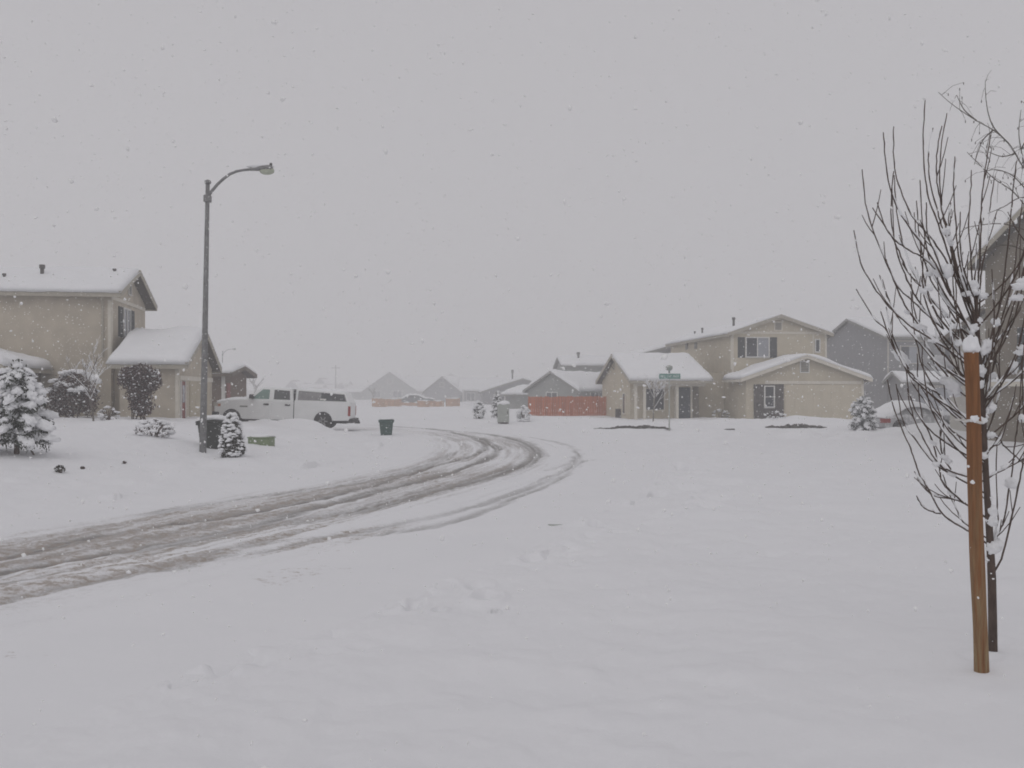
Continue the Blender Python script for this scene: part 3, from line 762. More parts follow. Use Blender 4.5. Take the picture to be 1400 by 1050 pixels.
# ---- tan house on the left
def left_house():
    th = R(8.6)
    Y = 38.0; root = thing('two_storey_house', 'tan stucco two storey house with lower gabled wing behind the street lamp', 'house', ((152-700)*Y/F, Y, 0), th)
    z0 = 0.3
    block(root, -13, 0, 0, 6.0, z0, 5.66, 'x', 0.36, 0.35, 0.42, 'tan', 'fascia', 0.20, seed=11)
    trim(root, 'F', 0, -0.12, 0.001, z0+2.6, 5.4); trim(root, 'R', 0, 0, 0.12, z0+2.6, 5.5)
    trim(root, 'R', 0, 0.13, 5.9, 5.42, 5.56, 'trim_band')
    window(root, 'R', 0, 1.9, 3.0, 4.1, 5.2, 1, True, 'white', 'curtain', sw=0.7)
    vent(root, 'R', 0, 2.8, 3.2, 5.9, 6.3, 'white')
    vent_pipe(root, -2.9, 1.3, 6.3, 0.55, 0.075); vent_pipe(root, -4.2, 1.0, 6.15, 0.3, 0.05); vent_pipe(root, -0.4, 2.2, 6.6, 0.25, 0.05)
    dp = MB(); dp.tube([(-0.3, -0.3, 5.5), (-0.3, -0.07, 5.2), (-0.3, -0.07, 3.2)], 0.04, 8); dp.build('downpipe', 'fascia', root)
    # wing towards the drive
    wy = -2.1
    block(root, 0.80, 2.86, wy, 6.1, z0, 2.86, 'x', 0.335, 0.32, 0.36, 'tan', 'fascia', 0.25, seed=12)
    mb = MB(); mb.box(0.015, 0.798, 0.4, 5.6, z0, 3.0); mb.build('link_wall', 'tan', root)
    trim(root, 'F', wy, 2.75, 2.861, z0, 2.8); trim(root, 'R', 2.86, wy, wy+0.11, z0, 2.8)
    trim(root, 'R', 2.86, wy+0.12, 6.0, 2.28, 2.46, 'trim_band', 'trim', 0.06)
    d = MB(); wb(d, 'R', 2.86, wy+0.42, wy+1.15, z0, 2.24, 0.001, 0.05); dd = d.build('side_door', 'reddoor', root)
    g = MB(); wb(g, 'R', 2.86, wy+0.55, wy+1.02, 1.45, 2.1, 0.05, 0.06); g.build('door_window', 'curtain', dd)
    tr = MB(); wb(tr, 'R', 2.86, wy+0.30, wy+0.42, z0, 2.27, 0, 0.06); wb(tr, 'R', 2.86, wy+1.15, wy+1.27, z0, 2.27, 0, 0.06); tr.build('door_trim', 'white', root)
    gd = MB(); wb(gd, 'R', 2.86, 0.2, 5.2, z0, 2.25, 0.001, 0.03)
    for r in range(4):
        for k in range(8): wb(gd, 'R', 2.86, 0.25+k*0.62, 0.8+k*0.62, z0+0.5+r*0.42, z0+0.86+r*0.42, 0.03, 0.042)
    gd.build('garage_door', 'tan2', root)
    # lower block at the picture's left border
    block(root, -8.3, -2.55, -4.8, -0.02, z0, 2.72, 'y', 0.30, 0.4, 0.4, 'brownwall', 'fascia', 0.26, seed=14, ends=(1, 0))
left_house()

def brick_house():
    Y = 52.0; root = thing('brick_house', 'brown brick house corner with snowy eave just left of the white truck', 'house', ((306-700)*Y/F, Y, 0), R(4))
    block(root, -6, 0, 0, 6, -0.1, 2.75, 'x', 0.12, 0.5, 0.5, 'brick', 'fasciad', 0.2, seed=15)
    trim(root, 'F', 0, -0.12, 0.001, 0, 2.7, m='white'); trim(root, 'R', 0, 0, 0.14, 0, 2.7, m='white')
    mb = MB(); wb(mb, 'R', 0, 0.6, 1.4, 0.8, 2.3, 0, 0.05); mb.build('red_panel', 'reddoor', root)
    window(root, 'F', 0, -2.0, -1.1, 1.0, 2.1, 1, False, 'white')
brick_house()

# ---- cottages beyond the bend
def cottage(name, label, px, Y, rz, parts, dz=0.0, wall='greygreen', fas='fasciag', cat='house', group=None):
    root = thing(name, label, cat, ((px-700)*Y/F, Y, dz), R(rz), group)
    for i, p in enumerate(parts):
        x0, x1, y0, y1, zE, axis, pt = p
        block(root, x0, x1, y0, y1, -0.2, zE, axis, pt, 0.35, 0.35, wall, fas, 0.28, seed=20+px*0.1+i)
    return root
# C : behind the red fence, turned to the corner
r_ = cottage('cottage', 'grey green gabled cottage right behind the red board fence', 722, 92, -40, [(0, 5.7, 0, 9.5, 1.95, 'y', 0.55), (-3.4, -0.02, 0.8, 6.5, 1.5, 'x', 0.22)])
window(r_, 'F', 0, 2.2, 3.4, 0.7, 1.7, 1); window(r_, 'R', 5.7, 2.0, 3.2, 0.9, 1.7, 1)
# A : far grey gable with long low roof
r_ = cottage('cottage', 'distant grey gabled cottage with long snowy roof beyond the orange fence', 580, 150, 0, [(0, 5.4, 0, 9, 1.75, 'y', 0.80), (5.42, 17, 1.5, 9, 1.95, 'x', 0.48)], wall='grey')
window(r_, 'F', 1.5, 6.4, 7.6, 0.3, 1.5, 1); window(r_, 'F', 1.5, 9.5, 10.8, 0.3, 1.5, 1)
for x in (5.7, 8.6, 12.0):
    mb = MB(); mb.box(x, x+0.3, 1.1, 1.35, -0.2, 1.9); mb.build('porch_post', 'white', r_)
vent(r_, 'F', 0, 2.4, 3.0, 2.5, 3.1)
# B : low gable rising to the right
r_ = cottage('cottage', 'low grey cottage with tall roof pipe left of the red fence cottage', 662, 118, 4, [(0, 9.2, 0, 10, 1.75, 'y', 0.32)], wall='grey')
window(r_, 'F', 0, 1.2, 2.4, 0.3, 1.4, 1); window(r_, 'F', 0, 5.6, 6.8, 0.3, 1.4, 1)
vent_pipe(r_, 3.6, 3.0, 2.95, 1.5, 0.10)
trim(r_, 'F', 0, 3.0, 3.3, 0, 1.7, m='white')
# D : second storey seen above C
r_ = cottage('two_storey_house', 'grey two storey house with roof pipe showing above the red fence cottage', 772, 98, 3, [(0, 5.6, 0, 8, 4.35, 'x', 0.22)], wall='greygreen')
vent_pipe(r_, 1.6, 2.0, 4.9, 0.9, 0.12); window(r_, 'F', 0, 4.0, 5.0, 3.2, 4.0, 0, False, 'fasciag', 'curtain')
# E : grey gable behind the tan house
r_ = cottage('two_storey_house', 'grey house with low roof slope peeping behind the tan house', 868, 84, 4, [(0, 7.5, 0, 9, 4.75, 'y', 0.27)], wall='grey')
window(r_, 'F', 0, 1.4, 2.2, 3.4, 4.3, 0, False, 'fasciag')
# far left gable, pale with haze
r_ = cottage('cottage', 'large pale gabled house fading in the snow behind the truck', 498, 185, 0, [(0, 9.6, 0, 12, 1.9, 'y', 0.70), (-9, -0.02, 2, 10, 1.5, 'x', 0.10)], wall='greygreen')
window(r_, 'F', 0, 5.4, 7.0, 0.6, 1.8, 1); window(r_, 'F', 0, 1.8, 3.0, 0.6, 1.8, 1)
vent(r_, 'F', 0, 4.4, 5.2, 3.2, 4.0)
r_ = cottage('cottage', 'faint second house half hidden behind the distant grey gabled cottage', 556, 200, 4, [(0, 11, 0, 9, 1.9, 'x', 0.62)], wall='grey')
window(r_, 'F', 0, 2, 3.4, 0.6, 1.6, 1)
r_ = cottage('cottage', 'fainter brown roofed house between the pale gable and the grey gable', 545, 240, 0, [(0, 13, 0, 9, 2.2, 'x', 0.22)], wall='brownwall')
window(r_, 'F', 0, 3, 5, 0.6, 1.6, 1)
r_ = cottage('cottage', 'ghostly roof peak hovering in the haze above the distant grey cottage roof', 605, 300, 0, [(0, 5.2, 0, 9, 5.0, 'y', 0.85)], wall='greygreen')
vent(r_, 'F', 0, 2.2, 3.0, 5.3, 6.2)
far_names = ['leftmost and palest of the small far gabled houses above the truck', 'widest of the small far gabled houses, above the truck cab', 'small far gabled house between two peaks above the truck canopy front',
             'tallest of the small far gabled houses above the truck canopy', 'rightmost of the small far gabled houses, past the utility pole']
for i, (px, py, w, Y) in enumerate([(324, 521, 15, 260), (391, 517, 16, 240), (410, 521, 12, 245), (431, 514, 13, 250), (460, 521, 12, 250)]):
    zp = EYE+(HZ-py)*Y/F; ww = w*Y/F; zE = zp-ww*0.62-0.4
    root = thing('far_house', far_names[i], 'house', ((px-700)*Y/F, Y, 0), 0, 'far houses above the truck')
    block(root, 0, ww, 0, 8, -0.2, zE, 'y', 1.1, 0.3, 0.3, 'grey', 'fasciag', 0.2, seed=40+i)
    block(root, ww+0.02, ww+5.5, 1.5, 8, -0.2, zE-0.3, 'x', 0.25, 0.3, 0.3, 'pale', 'fasciag', 0.3, seed=50+i, ends=(0, 1))
    window(root, 'F', 0, ww*0.3, ww*0.7, 0.9, zE-0.5, 1)

# ------------------------------------------------------------------ fences
def fence(name, label, p0, p1, z0, h0, h1, m, bw=0.14, gap=0.012, post=2.4, cap=True):
    p0 = Vector((*p0, 0)); p1 = Vector((*p1, 0)); d = p1-p0; Ln = d.length
    root = thing(name, label, 'fence', p0, math.atan2(d.y, d.x))
    bd = MB(); n = int(Ln/(bw+gap)); s1 = MB()
    for i in range(n):
        x = i*(bw+gap); f = i/n; g = tz((p0+d*f).x, (p0+d*f).y)
        top = h0+(h1-h0)*f+random.uniform(-0.035, 0.03); y = random.uniform(0, 0.008)
        bd.box(x, x+bw, y, y+0.02, g-0.2, top)
    bd.build('boards', m, root)
    rl = MB()
    for zz in (0.45, 0.35): rl.box(0, Ln, 0.032, 0.07, h0-zz if zz < 0.4 else 0.35, (h0-zz if zz < 0.4 else 0.35)+0.09)
    rl.build('rail', m, root)
    k = max(2, int(Ln/post)+1)
    for i in range(k):
        x = Ln*i/(k-1); g = tz((p0+d*(x/Ln)).x, (p0+d*(x/Ln)).y)
        mb = MB(); mb.box(x-0.05, x+0.05, 0.072, 0.172, g-0.2, h0+(h1-h0)*i/(k-1)+0.03); mb.build('post', m, root)
    if cap:
        x = 0
        while x < Ln-0.3:
            w = random.uniform(0.3, 1.1); f = (x+w/2)/Ln
            if random.random() < 0.55: sn = MB(); sn.blob((x+w/2, 0.05, h0+(h1-h0)*f+0.02), (w*0.52, 0.09, random.uniform(0.04, 0.10)), 1, 0.3); sn.build('snow_clump', 'snow', root, True)
            x += w
    return root
a = at(723, 0, 66.5); b = at(840, 0, 66.5)
fence('board_fence', 'reddish brown vertical board fence beside the tan house', (a.x, a.y), (b.x, b.y), 0, 1.48, 1.54, 'redfence', cap=False)
a = at(509, 0, 104); b = at(548, 0, 104)
fence('board_fence', 'lower end of the orange board fences, nearest the truck', (a.x, a.y), (b.x, b.y), 0, 1.05, 1.0, 'orangefence')
a = at(535, 0, 112); b = at(572, 0, 110.5)
fence('board_fence', 'orange board fence in front of the dark snowy car', (a.x, a.y), (b.x, b.y), 0, 0.55, 0.55, 'orangefence')
a = at(571, 0, 103); b = at(606, 0, 103)
fence('board_fence', 'orange board fence under the grey gabled cottage', (a.x, a.y), (b.x, b.y), 0, 0.85, 0.80, 'orangefence')
a = at(610, 0, 106); b = at(628, 0, 106)
fence('board_fence', 'short orange fence panel by the grey cottage porch', (a.x, a.y), (b.x, b.y), 0, 1.05, 1.05, 'orangefence')

# ------------------------------------------------------------------ vehicles
def arc(cx, cz, r, a0, a1, n):
    return [(cx+r*math.cos(R(a0+(a1-a0)*i/n)), cz+r*math.sin(R(a0+(a1-a0)*i/n))) for i in range(n+1)]
def wheel(root, x, y, r, w, face):
    mx = Matrix.Translation((x, y, r)) @ Matrix.Rotation(R(90), 4, 'X')
    wt = MB(); wt.lathe([(r*0.62, -w/2), (r*0.9, -w/2), (r, -w*0.35), (r, w*0.35), (r*0.9, w/2), (r*0.62, w/2)], 28, mx)
    tyre = wt.build('wheel', 'rubber', root, True)
    rm = MB(); sgn = 1 if face < 0 else -1
    rm.lathe([(r*0.60, -w*0.3), (r*0.62, 0), (r*0.60, w*0.38)], 24, mx)
    for k in range(6):
        a = k*math.pi/3
        rm.tube([mx @ Vector((0.06*math.cos(a), 0.06*math.sin(a), sgn*w*0.46)), mx @ Vector((r*0.58*math.cos(a), r*0.58*math.sin(a), sgn*w*0.44))], 0.045, 6)
    rm.build('rim', 'rim', tyre)
    hb = MB(); hb.lathe([(0.09, -w*0.5), (0.09, w*0.5)], 14, mx); hb.build('hub', 'chrome', tyre)
def truck():
    Y = 45.6; x0 = (291-700)*Y/F
    root = thing('pickup_truck', 'white crew cab pickup truck with bed canopy parked in the driveway', 'pickup truck', (x0, Y, 0.26), R(1.2))
    root.rotation_euler = (0, R(1.9), R(1.2))
    root.scale = (0.967, 1, 1); W = 2.0; rw = 0.385; fx, rx = 0.86, 5.22
    low = [(0.10, 0.52)]+[(0.36, 0.46)]+arc(fx, rw, 0.44, 174, 6, 12)+[(1.38, 0.38), (4.70, 0.38)]+arc(rx, rw, 0.44, 174, 6, 12)+[(5.75, 0.42), (6.45, 0.44)]
    top = [(6.50, 0.52), (6.50, 1.30), (3.9, 1.31), (3.5, 1.30), (1.7, 1.29), (1.45, 1.30), (0.6, 1.24), (0.12, 1.13), (0.03, 0.95), (0.04, 0.70)]
    b = MB(); b.prism(low+top, 0, W, 'y'); b.build('body', 'truck', root, False, 0.035, 3)
    # cab greenhouse (tapers inwards)
    def loft(name, low, high, m, inset, parent=root, bev=0.03):
        mb = MB(); n = len(low)
        vs = [Vector((a, 0.04, z)) for a, z in low]
        prof = low
        mb2 = MB()
        zs = [z for _, z in low]; zmin, zmax = min(zs), max(zs)
        P = [(a, 0.03+inset*(z-zmin)/(zmax-zmin), z) for a, z in low]; Q = [(a, W-0.03-inset*(z-zmin)/(zmax-zmin), z) for a, z in low]
        fs = [tuple(range(n)), tuple(range(2*n-1, n-1, -1))]+[((i+1) % n, i, n+i, n+(i+1) % n) for i in range(n)]
        mb2.add(P+Q, fs); return mb2.build(name, m, parent, False, bev, 3)
    loft('cab', [(1.50, 1.28), (3.80, 1.28), (3.74, 1.76), (3.62, 1.84), (2.35, 1.86), (2.18, 1.82)], None, 'truck', 0.20)
    loft('canopy', [(3.86, 1.29), (6.46, 1.285), (6.26, 1.72), (6.10, 1.76), (3.95, 1.83), (3.86, 1.80)], None, 'truck', 0.14)
    def side_plate(name, pts, m, y_of, parent=root, t=0.012):
        n = len(pts); P = [(a, y_of(z)-t, z) for a, z in pts]; Q = [(a, y_of(z)+0.02, z) for a, z in pts]
        mb = MB(); mb.add(P+Q, [tuple(range(n)), tuple(range(2*n-1, n-1, -1))]+[((i+1) % n, i, n+i, n+(i+1) % n) for i in range(n)])
        return mb.build(name, m, parent)
    yc = lambda z: 0.03+0.20*(z-1.28)/0.58
    yk = lambda z: 0.03+0.14*(z-1.285)/0.545
    side_plate('window', [(1.78, 1.33), (2.62, 1.33), (2.62, 1.77), (2.30, 1.78)], 'truckglass', yc)
    side_plate('window', [(2.84, 1.33), (3.62, 1.33), (3.57, 1.74), (2.84, 1.775)], 'darkglass', yc)
    w = side_plate('canopy_window', [(3.98, 1.33), (6.32, 1.33), (6.20, 1.66), (4.0, 1.765)], 'capglass', yk)
    side_plate('slider', [(5.10, 1.345), (6.26, 1.345), (6.17, 1.63), (5.10, 1.69)], 'darkglass', yk, w, 0.02)
    side_plate('sticker', [(5.05, 1.36), (5.34, 1.36), (5.34, 1.43), (5.05, 1.43)], 'white', yk, w, 0.026)
    mb = MB(); mb.add([(1.56, 0.25, 1.30), (1.56, W-0.25, 1.30), (2.20, W-0.36, 1.81), (2.20, 0.36, 1.81), (1.53, 0.25, 1.31), (1.53, W-0.25, 1.31), (2.17, W-0.36, 1.82), (2.17, 0.36, 1.82)],
        [(0, 1, 2, 3), (4, 7, 6, 5), (0, 4, 5, 1), (1, 5, 6, 2), (2, 6, 7, 3), (3, 7, 4, 0)]); mb.build('windscreen', 'darkglass', root)
    # doors outline (panel gaps), handles, mirror, gap between cab and bed
    for (a0, a1) in ((1.60, 2.70), (2.74, 3.72)):
        d = MB(); d.box(a0, a1, -0.012, 0.02, 0.46, 1.27); dd = d.build('door', 'truck', root, False, 0.012)
        h = MB(); h.box(a1-0.32, a1-0.08, -0.05, -0.013, 1.05, 1.12); h.build('handle', 'black', dd)
    g = MB(); g.box(3.80, 3.835, -0.004, W+0.004, 0.45, 1.80); g.build('body_gap', 'black', root)
    mr = MB(); mr.box(1.72, 1.94, -0.24, -0.02, 1.33, 1.53); mr.build('mirror', 'black', root, False, 0.04)
    mr = MB(); mr.box(1.25, 1.62, -0.014, 0.0, 0.93, 0.99); mr.build('badge', 'fasciag', root)
    hl = MB(); hl.box(-0.01, 0.20, -0.008, 0.22, 0.93, 1.10); h2 = hl.build('headlight', 'headlight', root, False, 0.02)
    mk = MB(); mk.box(0.20, 0.34, -0.010, 0.1, 0.93, 1.05); mk.build('marker_lamp', 'amber', root)
    hl = MB(); hl.box(-0.01, 0.20, W-0.22, W+0.008, 0.93, 1.10); hl.build('headlight', 'headlight', root, False, 0.02)
    gr = MB(); gr.box(-0.02, 0.06, 0.25, W-0.25, 0.80, 1.09); gr.build('grille', 'black', root)
    bp = MB(); bp.box(-0.10, 0.28, -0.02, W+0.02, 0.42, 0.68); bp.build('front_bumper', 'black', root, False, 0.04)
    bp = MB(); bp.box(6.44, 6.66, 0.0, W, 0.34, 0.54); bp.build('rear_bumper', 'black', root, False, 0.03)
    ht = MB(); ht.box(6.60, 6.86, W/2-0.05, W/2+0.05, 0.30, 0.38); ht.tube([(6.80, W/2, 0.38), (6.80, W/2, 0.46)], 0.04, 8); ht.build('hitch', 'black', root)
    for y0 in (-0.012, W-0.12):
        tl = MB(); tl.box(6.40, 6.515, y0, y0+0.13, 0.66, 1.12); tl.build('taillight', 'redlight', root, False, 0.015)
    for (y, f) in ((0.17, -1), (W-0.17, 1)):
        wheel(root, fx, y, rw, 0.27, f); wheel(root, rx, y, rw, 0.27, f)
    ch = MB(); ch.box(0.45, 6.3, 0.3, W-0.3, 0.30, 0.75); ch.build('underbody', 'black', root)
    # dark wheel wells
    for cx in (fx, rx):
        wl = MB(); wl.prism(arc(cx, rw, 0.437, 180, 0, 12), 0.02, 0.32, 'y'); wl.build('wheel_well', 'black', root)
    # snow on hood and roofs
    def slab(x0, x1, z0, z1, y0, y1, t):
        nx_, ny_ = 22, 12; vs = []; fs = []
        for i in range(nx_):
            for j in range(ny_):
                u = i/(nx_-1); v = j/(ny_-1); x = x0+(x1-x0)*u; y = y0+(y1-y0)*v
                e = min(1, min(u, 1-u)*6)*1.0; e2 = min(1, min(v, 1-v)*5)
                k = math.sqrt(max(0, 1-(1-e)**2))*math.sqrt(max(0, 1-(1-e2)**2))
                vs.append((x, y, z0+(z1-z0)*u-0.01+t*k*(1+0.5*mnoise.noise(Vector((x*2, y*2, 7))))))
        for i in range(nx_-1):
            for j in range(ny_-1): fs.append((i*ny_+j, (i+1)*ny_+j, (i+1)*ny_+j+1, i*ny_+j+1))
        return vs, fs
    for nm, a in (('hood_snow', (0.12, 1.55, 1.16, 1.30, 0.08, W-0.08, 0.11)), ('roof_snow', (2.25, 3.72, 1.855, 1.835, 0.26, W-0.26, 0.05)), ('canopy_snow', (3.88, 6.2, 1.83, 1.755, 0.18, W-0.18, 0.07))):
        vs, fs = slab(*a); obj(nm, vs, fs, M['snow'], root, True)
truck()

def snow_car(label, loc, rz, paint, L=4.4, snow=0.28, glass='darkglass'):
    root = thing('parked_car', label, 'car', loc, rz)
    W = 1.75; r = 0.33; f1, f2 = 0.85, L-0.95
    low = [(0.06, 0.38), (0.3, 0.28)]+arc(f1, r, 0.40, 175, 5, 10)+arc(f2, r, 0.40, 175, 5, 10)+[(L-0.15, 0.30), (L-0.02, 0.42)]
    top = [(L, 0.78), (L-0.55, 0.90), (L-1.2, 0.94), (1.0, 0.94), (0.15, 0.90), (0.0, 0.74)]
    mb = MB(); mb.prism(low+top, 0, W, 'y'); mb.build('body', paint, root, False, 0.05, 3)
    cab = [(0.55, 0.92), (L-1.25, 0.93), (L-1.95, 1.36), (L-2.4, 1.42), (1.5, 1.42), (1.05, 1.36)]
    n = len(cab); ins = lambda z: 0.06+0.22*(z-0.92)/0.5
    P = [(a, ins(z), z) for a, z in cab]; Q = [(a, W-ins(z), z) for a, z in cab]
    mb = MB(); mb.add(P+Q, [tuple(range(n)), tuple(range(2*n-1, n-1, -1))]+[((i+1) % n, i, n+i, n+(i+1) % n) for i in range(n)]); mb.build('cabin', paint, root, False, 0.04, 3)
    for pts in ([(1.0, 0.98), (1.85, 0.98), (1.85, 1.33), (1.35, 1.33)], [(1.92, 0.98), (L-1.5, 0.98), (L-2.05, 1.33), (1.92, 1.33)]):
        for side in (0, 1):
            PP = [(a, (ins(z)-0.012) if not side else (W-ins(z)+0.012), z) for a, z in pts]; QQ = [(a, (ins(z)+0.02) if not side else (W-ins(z)-0.02), z) for a, z in pts]
            mb = MB(); mb.add(PP+QQ, [(0, 1, 2, 3), (7, 6, 5, 4)]+[((i+1) % 4, i, 4+i, 4+(i+1) % 4) for i in range(4)]); mb.build('window', glass, root)
    for (y, f) in ((0.12, -1), (W-0.12, 1)):
        wheel(root, f1, y, r, 0.2, f); wheel(root, f2, y, r, 0.2, f)
    for y in (-0.01, W-0.31):
        tl = MB(); tl.box(-0.02, 0.34, y, y+0.32, 0.58, 0.78); tl.build('taillight', 'redlight', root, False, 0.02)
        hl = MB(); hl.box(L-0.3, L+0.01, y, y+0.32, 0.6, 0.76); hl.build('headlight', 'headlight', root, False, 0.02)
    # deep snow blanket
    nx_, ny_ = 46, 18; vs = []; fs = []
    xs = np.linspace(0.02, L-0.05, nx_)
    def body_top(x):
        return float(np.interp(x, [0, 0.15, 0.6, 1.05, 1.5, L-2.4, L-1.95, L-1.2, L-0.55, L], [0.8, 0.9, 0.93, 1.36, 1.42, 1.42, 1.36, 0.94, 0.9, 0.8]))
    sm = [np.mean([body_top(x+d) for d in np.linspace(-0.45, 0.45, 9)]) for x in xs]
    for i, x in enumerate(xs):
        for j in range(ny_):
            v = j/(ny_-1); y = 0.02+(W-0.04)*v
            e = math.sqrt(max(0, 1-(1-min(1, min(v, 1-v)*4))**2)); e1 = math.sqrt(max(0, 1-(1-min(1, min(i, nx_-1-i)/5))**2))
            z = max(sm[i], body_top(x)*0.4+sm[i]*0.6)+(snow*e*e1*(1+0.3*mnoise.noise(Vector((x*1.5, y*1.5, 3))))) - 0.12*(1-e)*0.5*(1 if sm[i] > 1.0 else 0.3) - 0.03
            vs.append((x, y, z))
    for i in range(nx_-1):
        for j in range(ny_-1): fs.append((i*ny_+j, (i+1)*ny_+j, (i+1)*ny_+j+1, i*ny_+j+1))
    o = obj('snow_layer', vs, fs, M['snow'], root, True)
    return root
p = at(1209, 0, 45.5); snow_car('car buried under deep snow with one red tail lamp behind the bare tree', (p.x, p.y, tz(p.x, p.y)-0.30), R(14), 'redcar', 4.2, 0.22, 'snowyglass')
p = at(1338, 0, 43.0)+Vector((2.0, 3.46, 0)); snow_car('dark snow topped car half hidden behind the tree stake', (p.x, p.y, tz(p.x, p.y)-0.15), R(240), 'darkcar', 4.0, 0.22)
p = at(544, 0, 122.0); snow_car('dark green car with snowy top parked behind the orange fence', (p.x, p.y, 0.0), R(3), 'darkcar', 4.6, 0.14)

# ------------------------------------------------------------------ street furniture
def lamp():
    p = on_ground(277, 617); Y = p.y
    root = thing('street_lamp', 'tall galvanised street lamp with curved arm by the left kerb', 'street lamp', p)
    s = Y/F
    H = at(0, 250, Y).z-p.z; lean = 7*s
    pm = MB(); pts = [(lean*t, 0, H*t-0.3*(1-t)) for t in np.linspace(0, 1, 16)]; pm.tube(pts, [0.090-0.040*t for t in np.linspace(0, 1, 16)], 14); pole = pm.build('pole', 'pole', root, True)
    hh = MB(); hh.box(-0.045, 0.045, -0.112, -0.09, 0.45, 0.62); hh.build('hand_hole_cover', 'pole', root, False, 0.01)
    cp = MB(); cp.lathe([(0.075, H-0.02), (0.085, H), (0.08, H+0.05), (0.02, H+0.08)], 12, Matrix.Translation((lean, 0, 0))); cp.build('cap', 'pole', root)
    arm_px = [(284, 269), (289, 263), (298, 253), (307, 245.5), (316, 239.5), (326, 236), (336, 234.6), (344, 234.3)]
    ap = [(at(a, b, Y).x-p.x, -0.03*i, at(a, b, Y).z-p.z) for i, (a, b) in enumerate(arm_px)]
    am = MB(); am.tube(ap, [0.042, 0.04, 0.038, 0.036, 0.035, 0.034, 0.033, 0.032], 10); am.build('arm', 'pole', root, True)
    bk = MB(); bk.box(lean-0.09, lean+0.08, -0.09, 0.09, ap[0][2]-0.14, ap[0][2]+0.04); bk.build('bracket', 'pole', root, False, 0.02)
    hx, hy, hz = ap[-1]
    hd = MB(); Lh = 33*s
    prof = [(0, 0.045, 0.04), (0.25, 0.075, 0.055), (0.55, 0.115, 0.085), (0.8, 0.15, 0.10), (0.95, 0.13, 0.085), (1.0, 0.07, 0.05)]
    vs = []; n = 14
    for u, w, h in prof:
        for k in range(n):
            a = 2*math.pi*k/n; vs.append((hx-0.03+u*Lh, hy+w*math.cos(a), hz-0.01+0.07*u*0.5+h*math.sin(a)*(1 if math.sin(a) > 0 else 0.55)))
    fs = [(i*n+k, i*n+(k+1) % n, (i+1)*n+(k+1) % n, (i+1)*n+k) for i in range(len(prof)-1) for k in range(n)]+[tuple(range(n-1, -1, -1)), tuple((len(prof)-1)*n+k for k in range(n))]
    hd.add(vs, fs); head = hd.build('lamp_head', 'pole', root, True)
    ln = MB(); ln.blob((hx+Lh*0.72, hy, hz-0.035), (0.19, 0.12, 0.10), 2, 0.02); ln.build('lens', 'lens', head, True)
    sn = MB(); sn.blob((hx+Lh*0.45, hy, hz+0.085), (0.32, 0.09, 0.055), 2, 0.25); sn.build('snow_layer', 'snow', head, True)
    ph = MB(); ph.lathe([(0.035, 0), (0.035, 0.07)], 10, Matrix.Translation((hx+Lh*0.88, hy, hz+0.09))); ph.build('photocell', 'pipe', head)
    return root
LAMP = lamp()
far = copy_tree(LAMP)
far.location = ((303-700)*125/F, 125, 0); far['label'] = 'faint distant street lamp whose arm shows above the brick house'
far['group'] = LAMP['group'] = 'street lamps along the road'

def bin_(label, loc, rz, m, sc=1.0):
    root = thing('wheelie_bin', label, 'trash bin', loc, rz, 'wheeled bins at the kerb'); root.scale = (sc, sc, sc)
    b = MB(); h = 0.95
    lo = [(-.23, -.25), (.23, -.25), (.23, .25), (-.23, .25)]; hi = [(-.32, -.34), (.32, -.34), (.32, .34), (-.32, .34)]
    b.add([(x, y, 0.04) for x, y in lo]+[(x, y, h) for x, y in hi], [(3, 2, 1, 0), (4, 5, 6, 7), (0, 1, 5, 4), (1, 2, 6, 5), (2, 3, 7, 6), (3, 0, 4, 7)])
    b.build('body', m, root, False, 0.03, 3)
    r = MB(); r.box(-.35, .35, -.37, .37, h-0.06, h); r.build('rim', m, root, False, 0.015)
    l = MB(); l.prism([(-.37, h+0.002), (.37, h+0.002), (.36, h+0.05), (0.1, h+0.09), (-.25, h+0.07), (-.36, h+0.04)], -.36, .36, 'y'); lid = l.build('lid', m, root, False, 0.02)
    hd = MB(); hd.tube([(-.30, .40, h+0.0), (.30, .40, h+0.0)], 0.02, 8); hd.build('handle', 'black', root)
    for x in (-.27, .27):
        w = MB(); w.lathe([(0.13, -0.03), (0.13, 0.03)], 16, Matrix.Translation((x, 0.27, 0.13)) @ Matrix.Rotation(R(90), 4, 'Y')); w.build('wheel', 'rubber', root)
    for k in range(3):
        rb = MB(); x = -.16+.16*k; rb.add([(x-.015, -.262, .12), (x+.015, -.262, .12), (x+.018, -.345, h-.12), (x-.018, -.345, h-.12), (x-.015, -.24, .12), (x+.015, -.24, .12), (x+.018, -.32, h-.12), (x-.018, -.32, h-.12)],
            [(0, 1, 2, 3), (4, 7, 6, 5), (0, 4, 5, 1), (1, 5, 6, 2), (2, 6, 7, 3), (3, 7, 4, 0)]); rb.build('rib', m, root)
    return root, lid
p = on_ground(528, 600); root, lid = bin_('dark green wheeled bin standing alone behind the truck at the road', (p.x, p.y, p.z-0.12), R(8), 'bin', 0.93)
sn = MB(); sn.blob((0, 0, 1.03), (0.33, 0.33, 0.05), 2, 0.2); sn.build('snow_layer', 'snow', lid, True)
p = on_ground(289, 613); root, lid = bin_('dark bin capped with snow between the street lamp and the round shrub', (p.x, p.y+0.2, p.z-0.28), R(-4), 'bindark', 1.0)
sn = MB(); sn.blob((0, 0, 1.06), (0.38, 0.38, 0.10), 2, 0.15); sn.build('snow_layer', 'snow', lid, True)

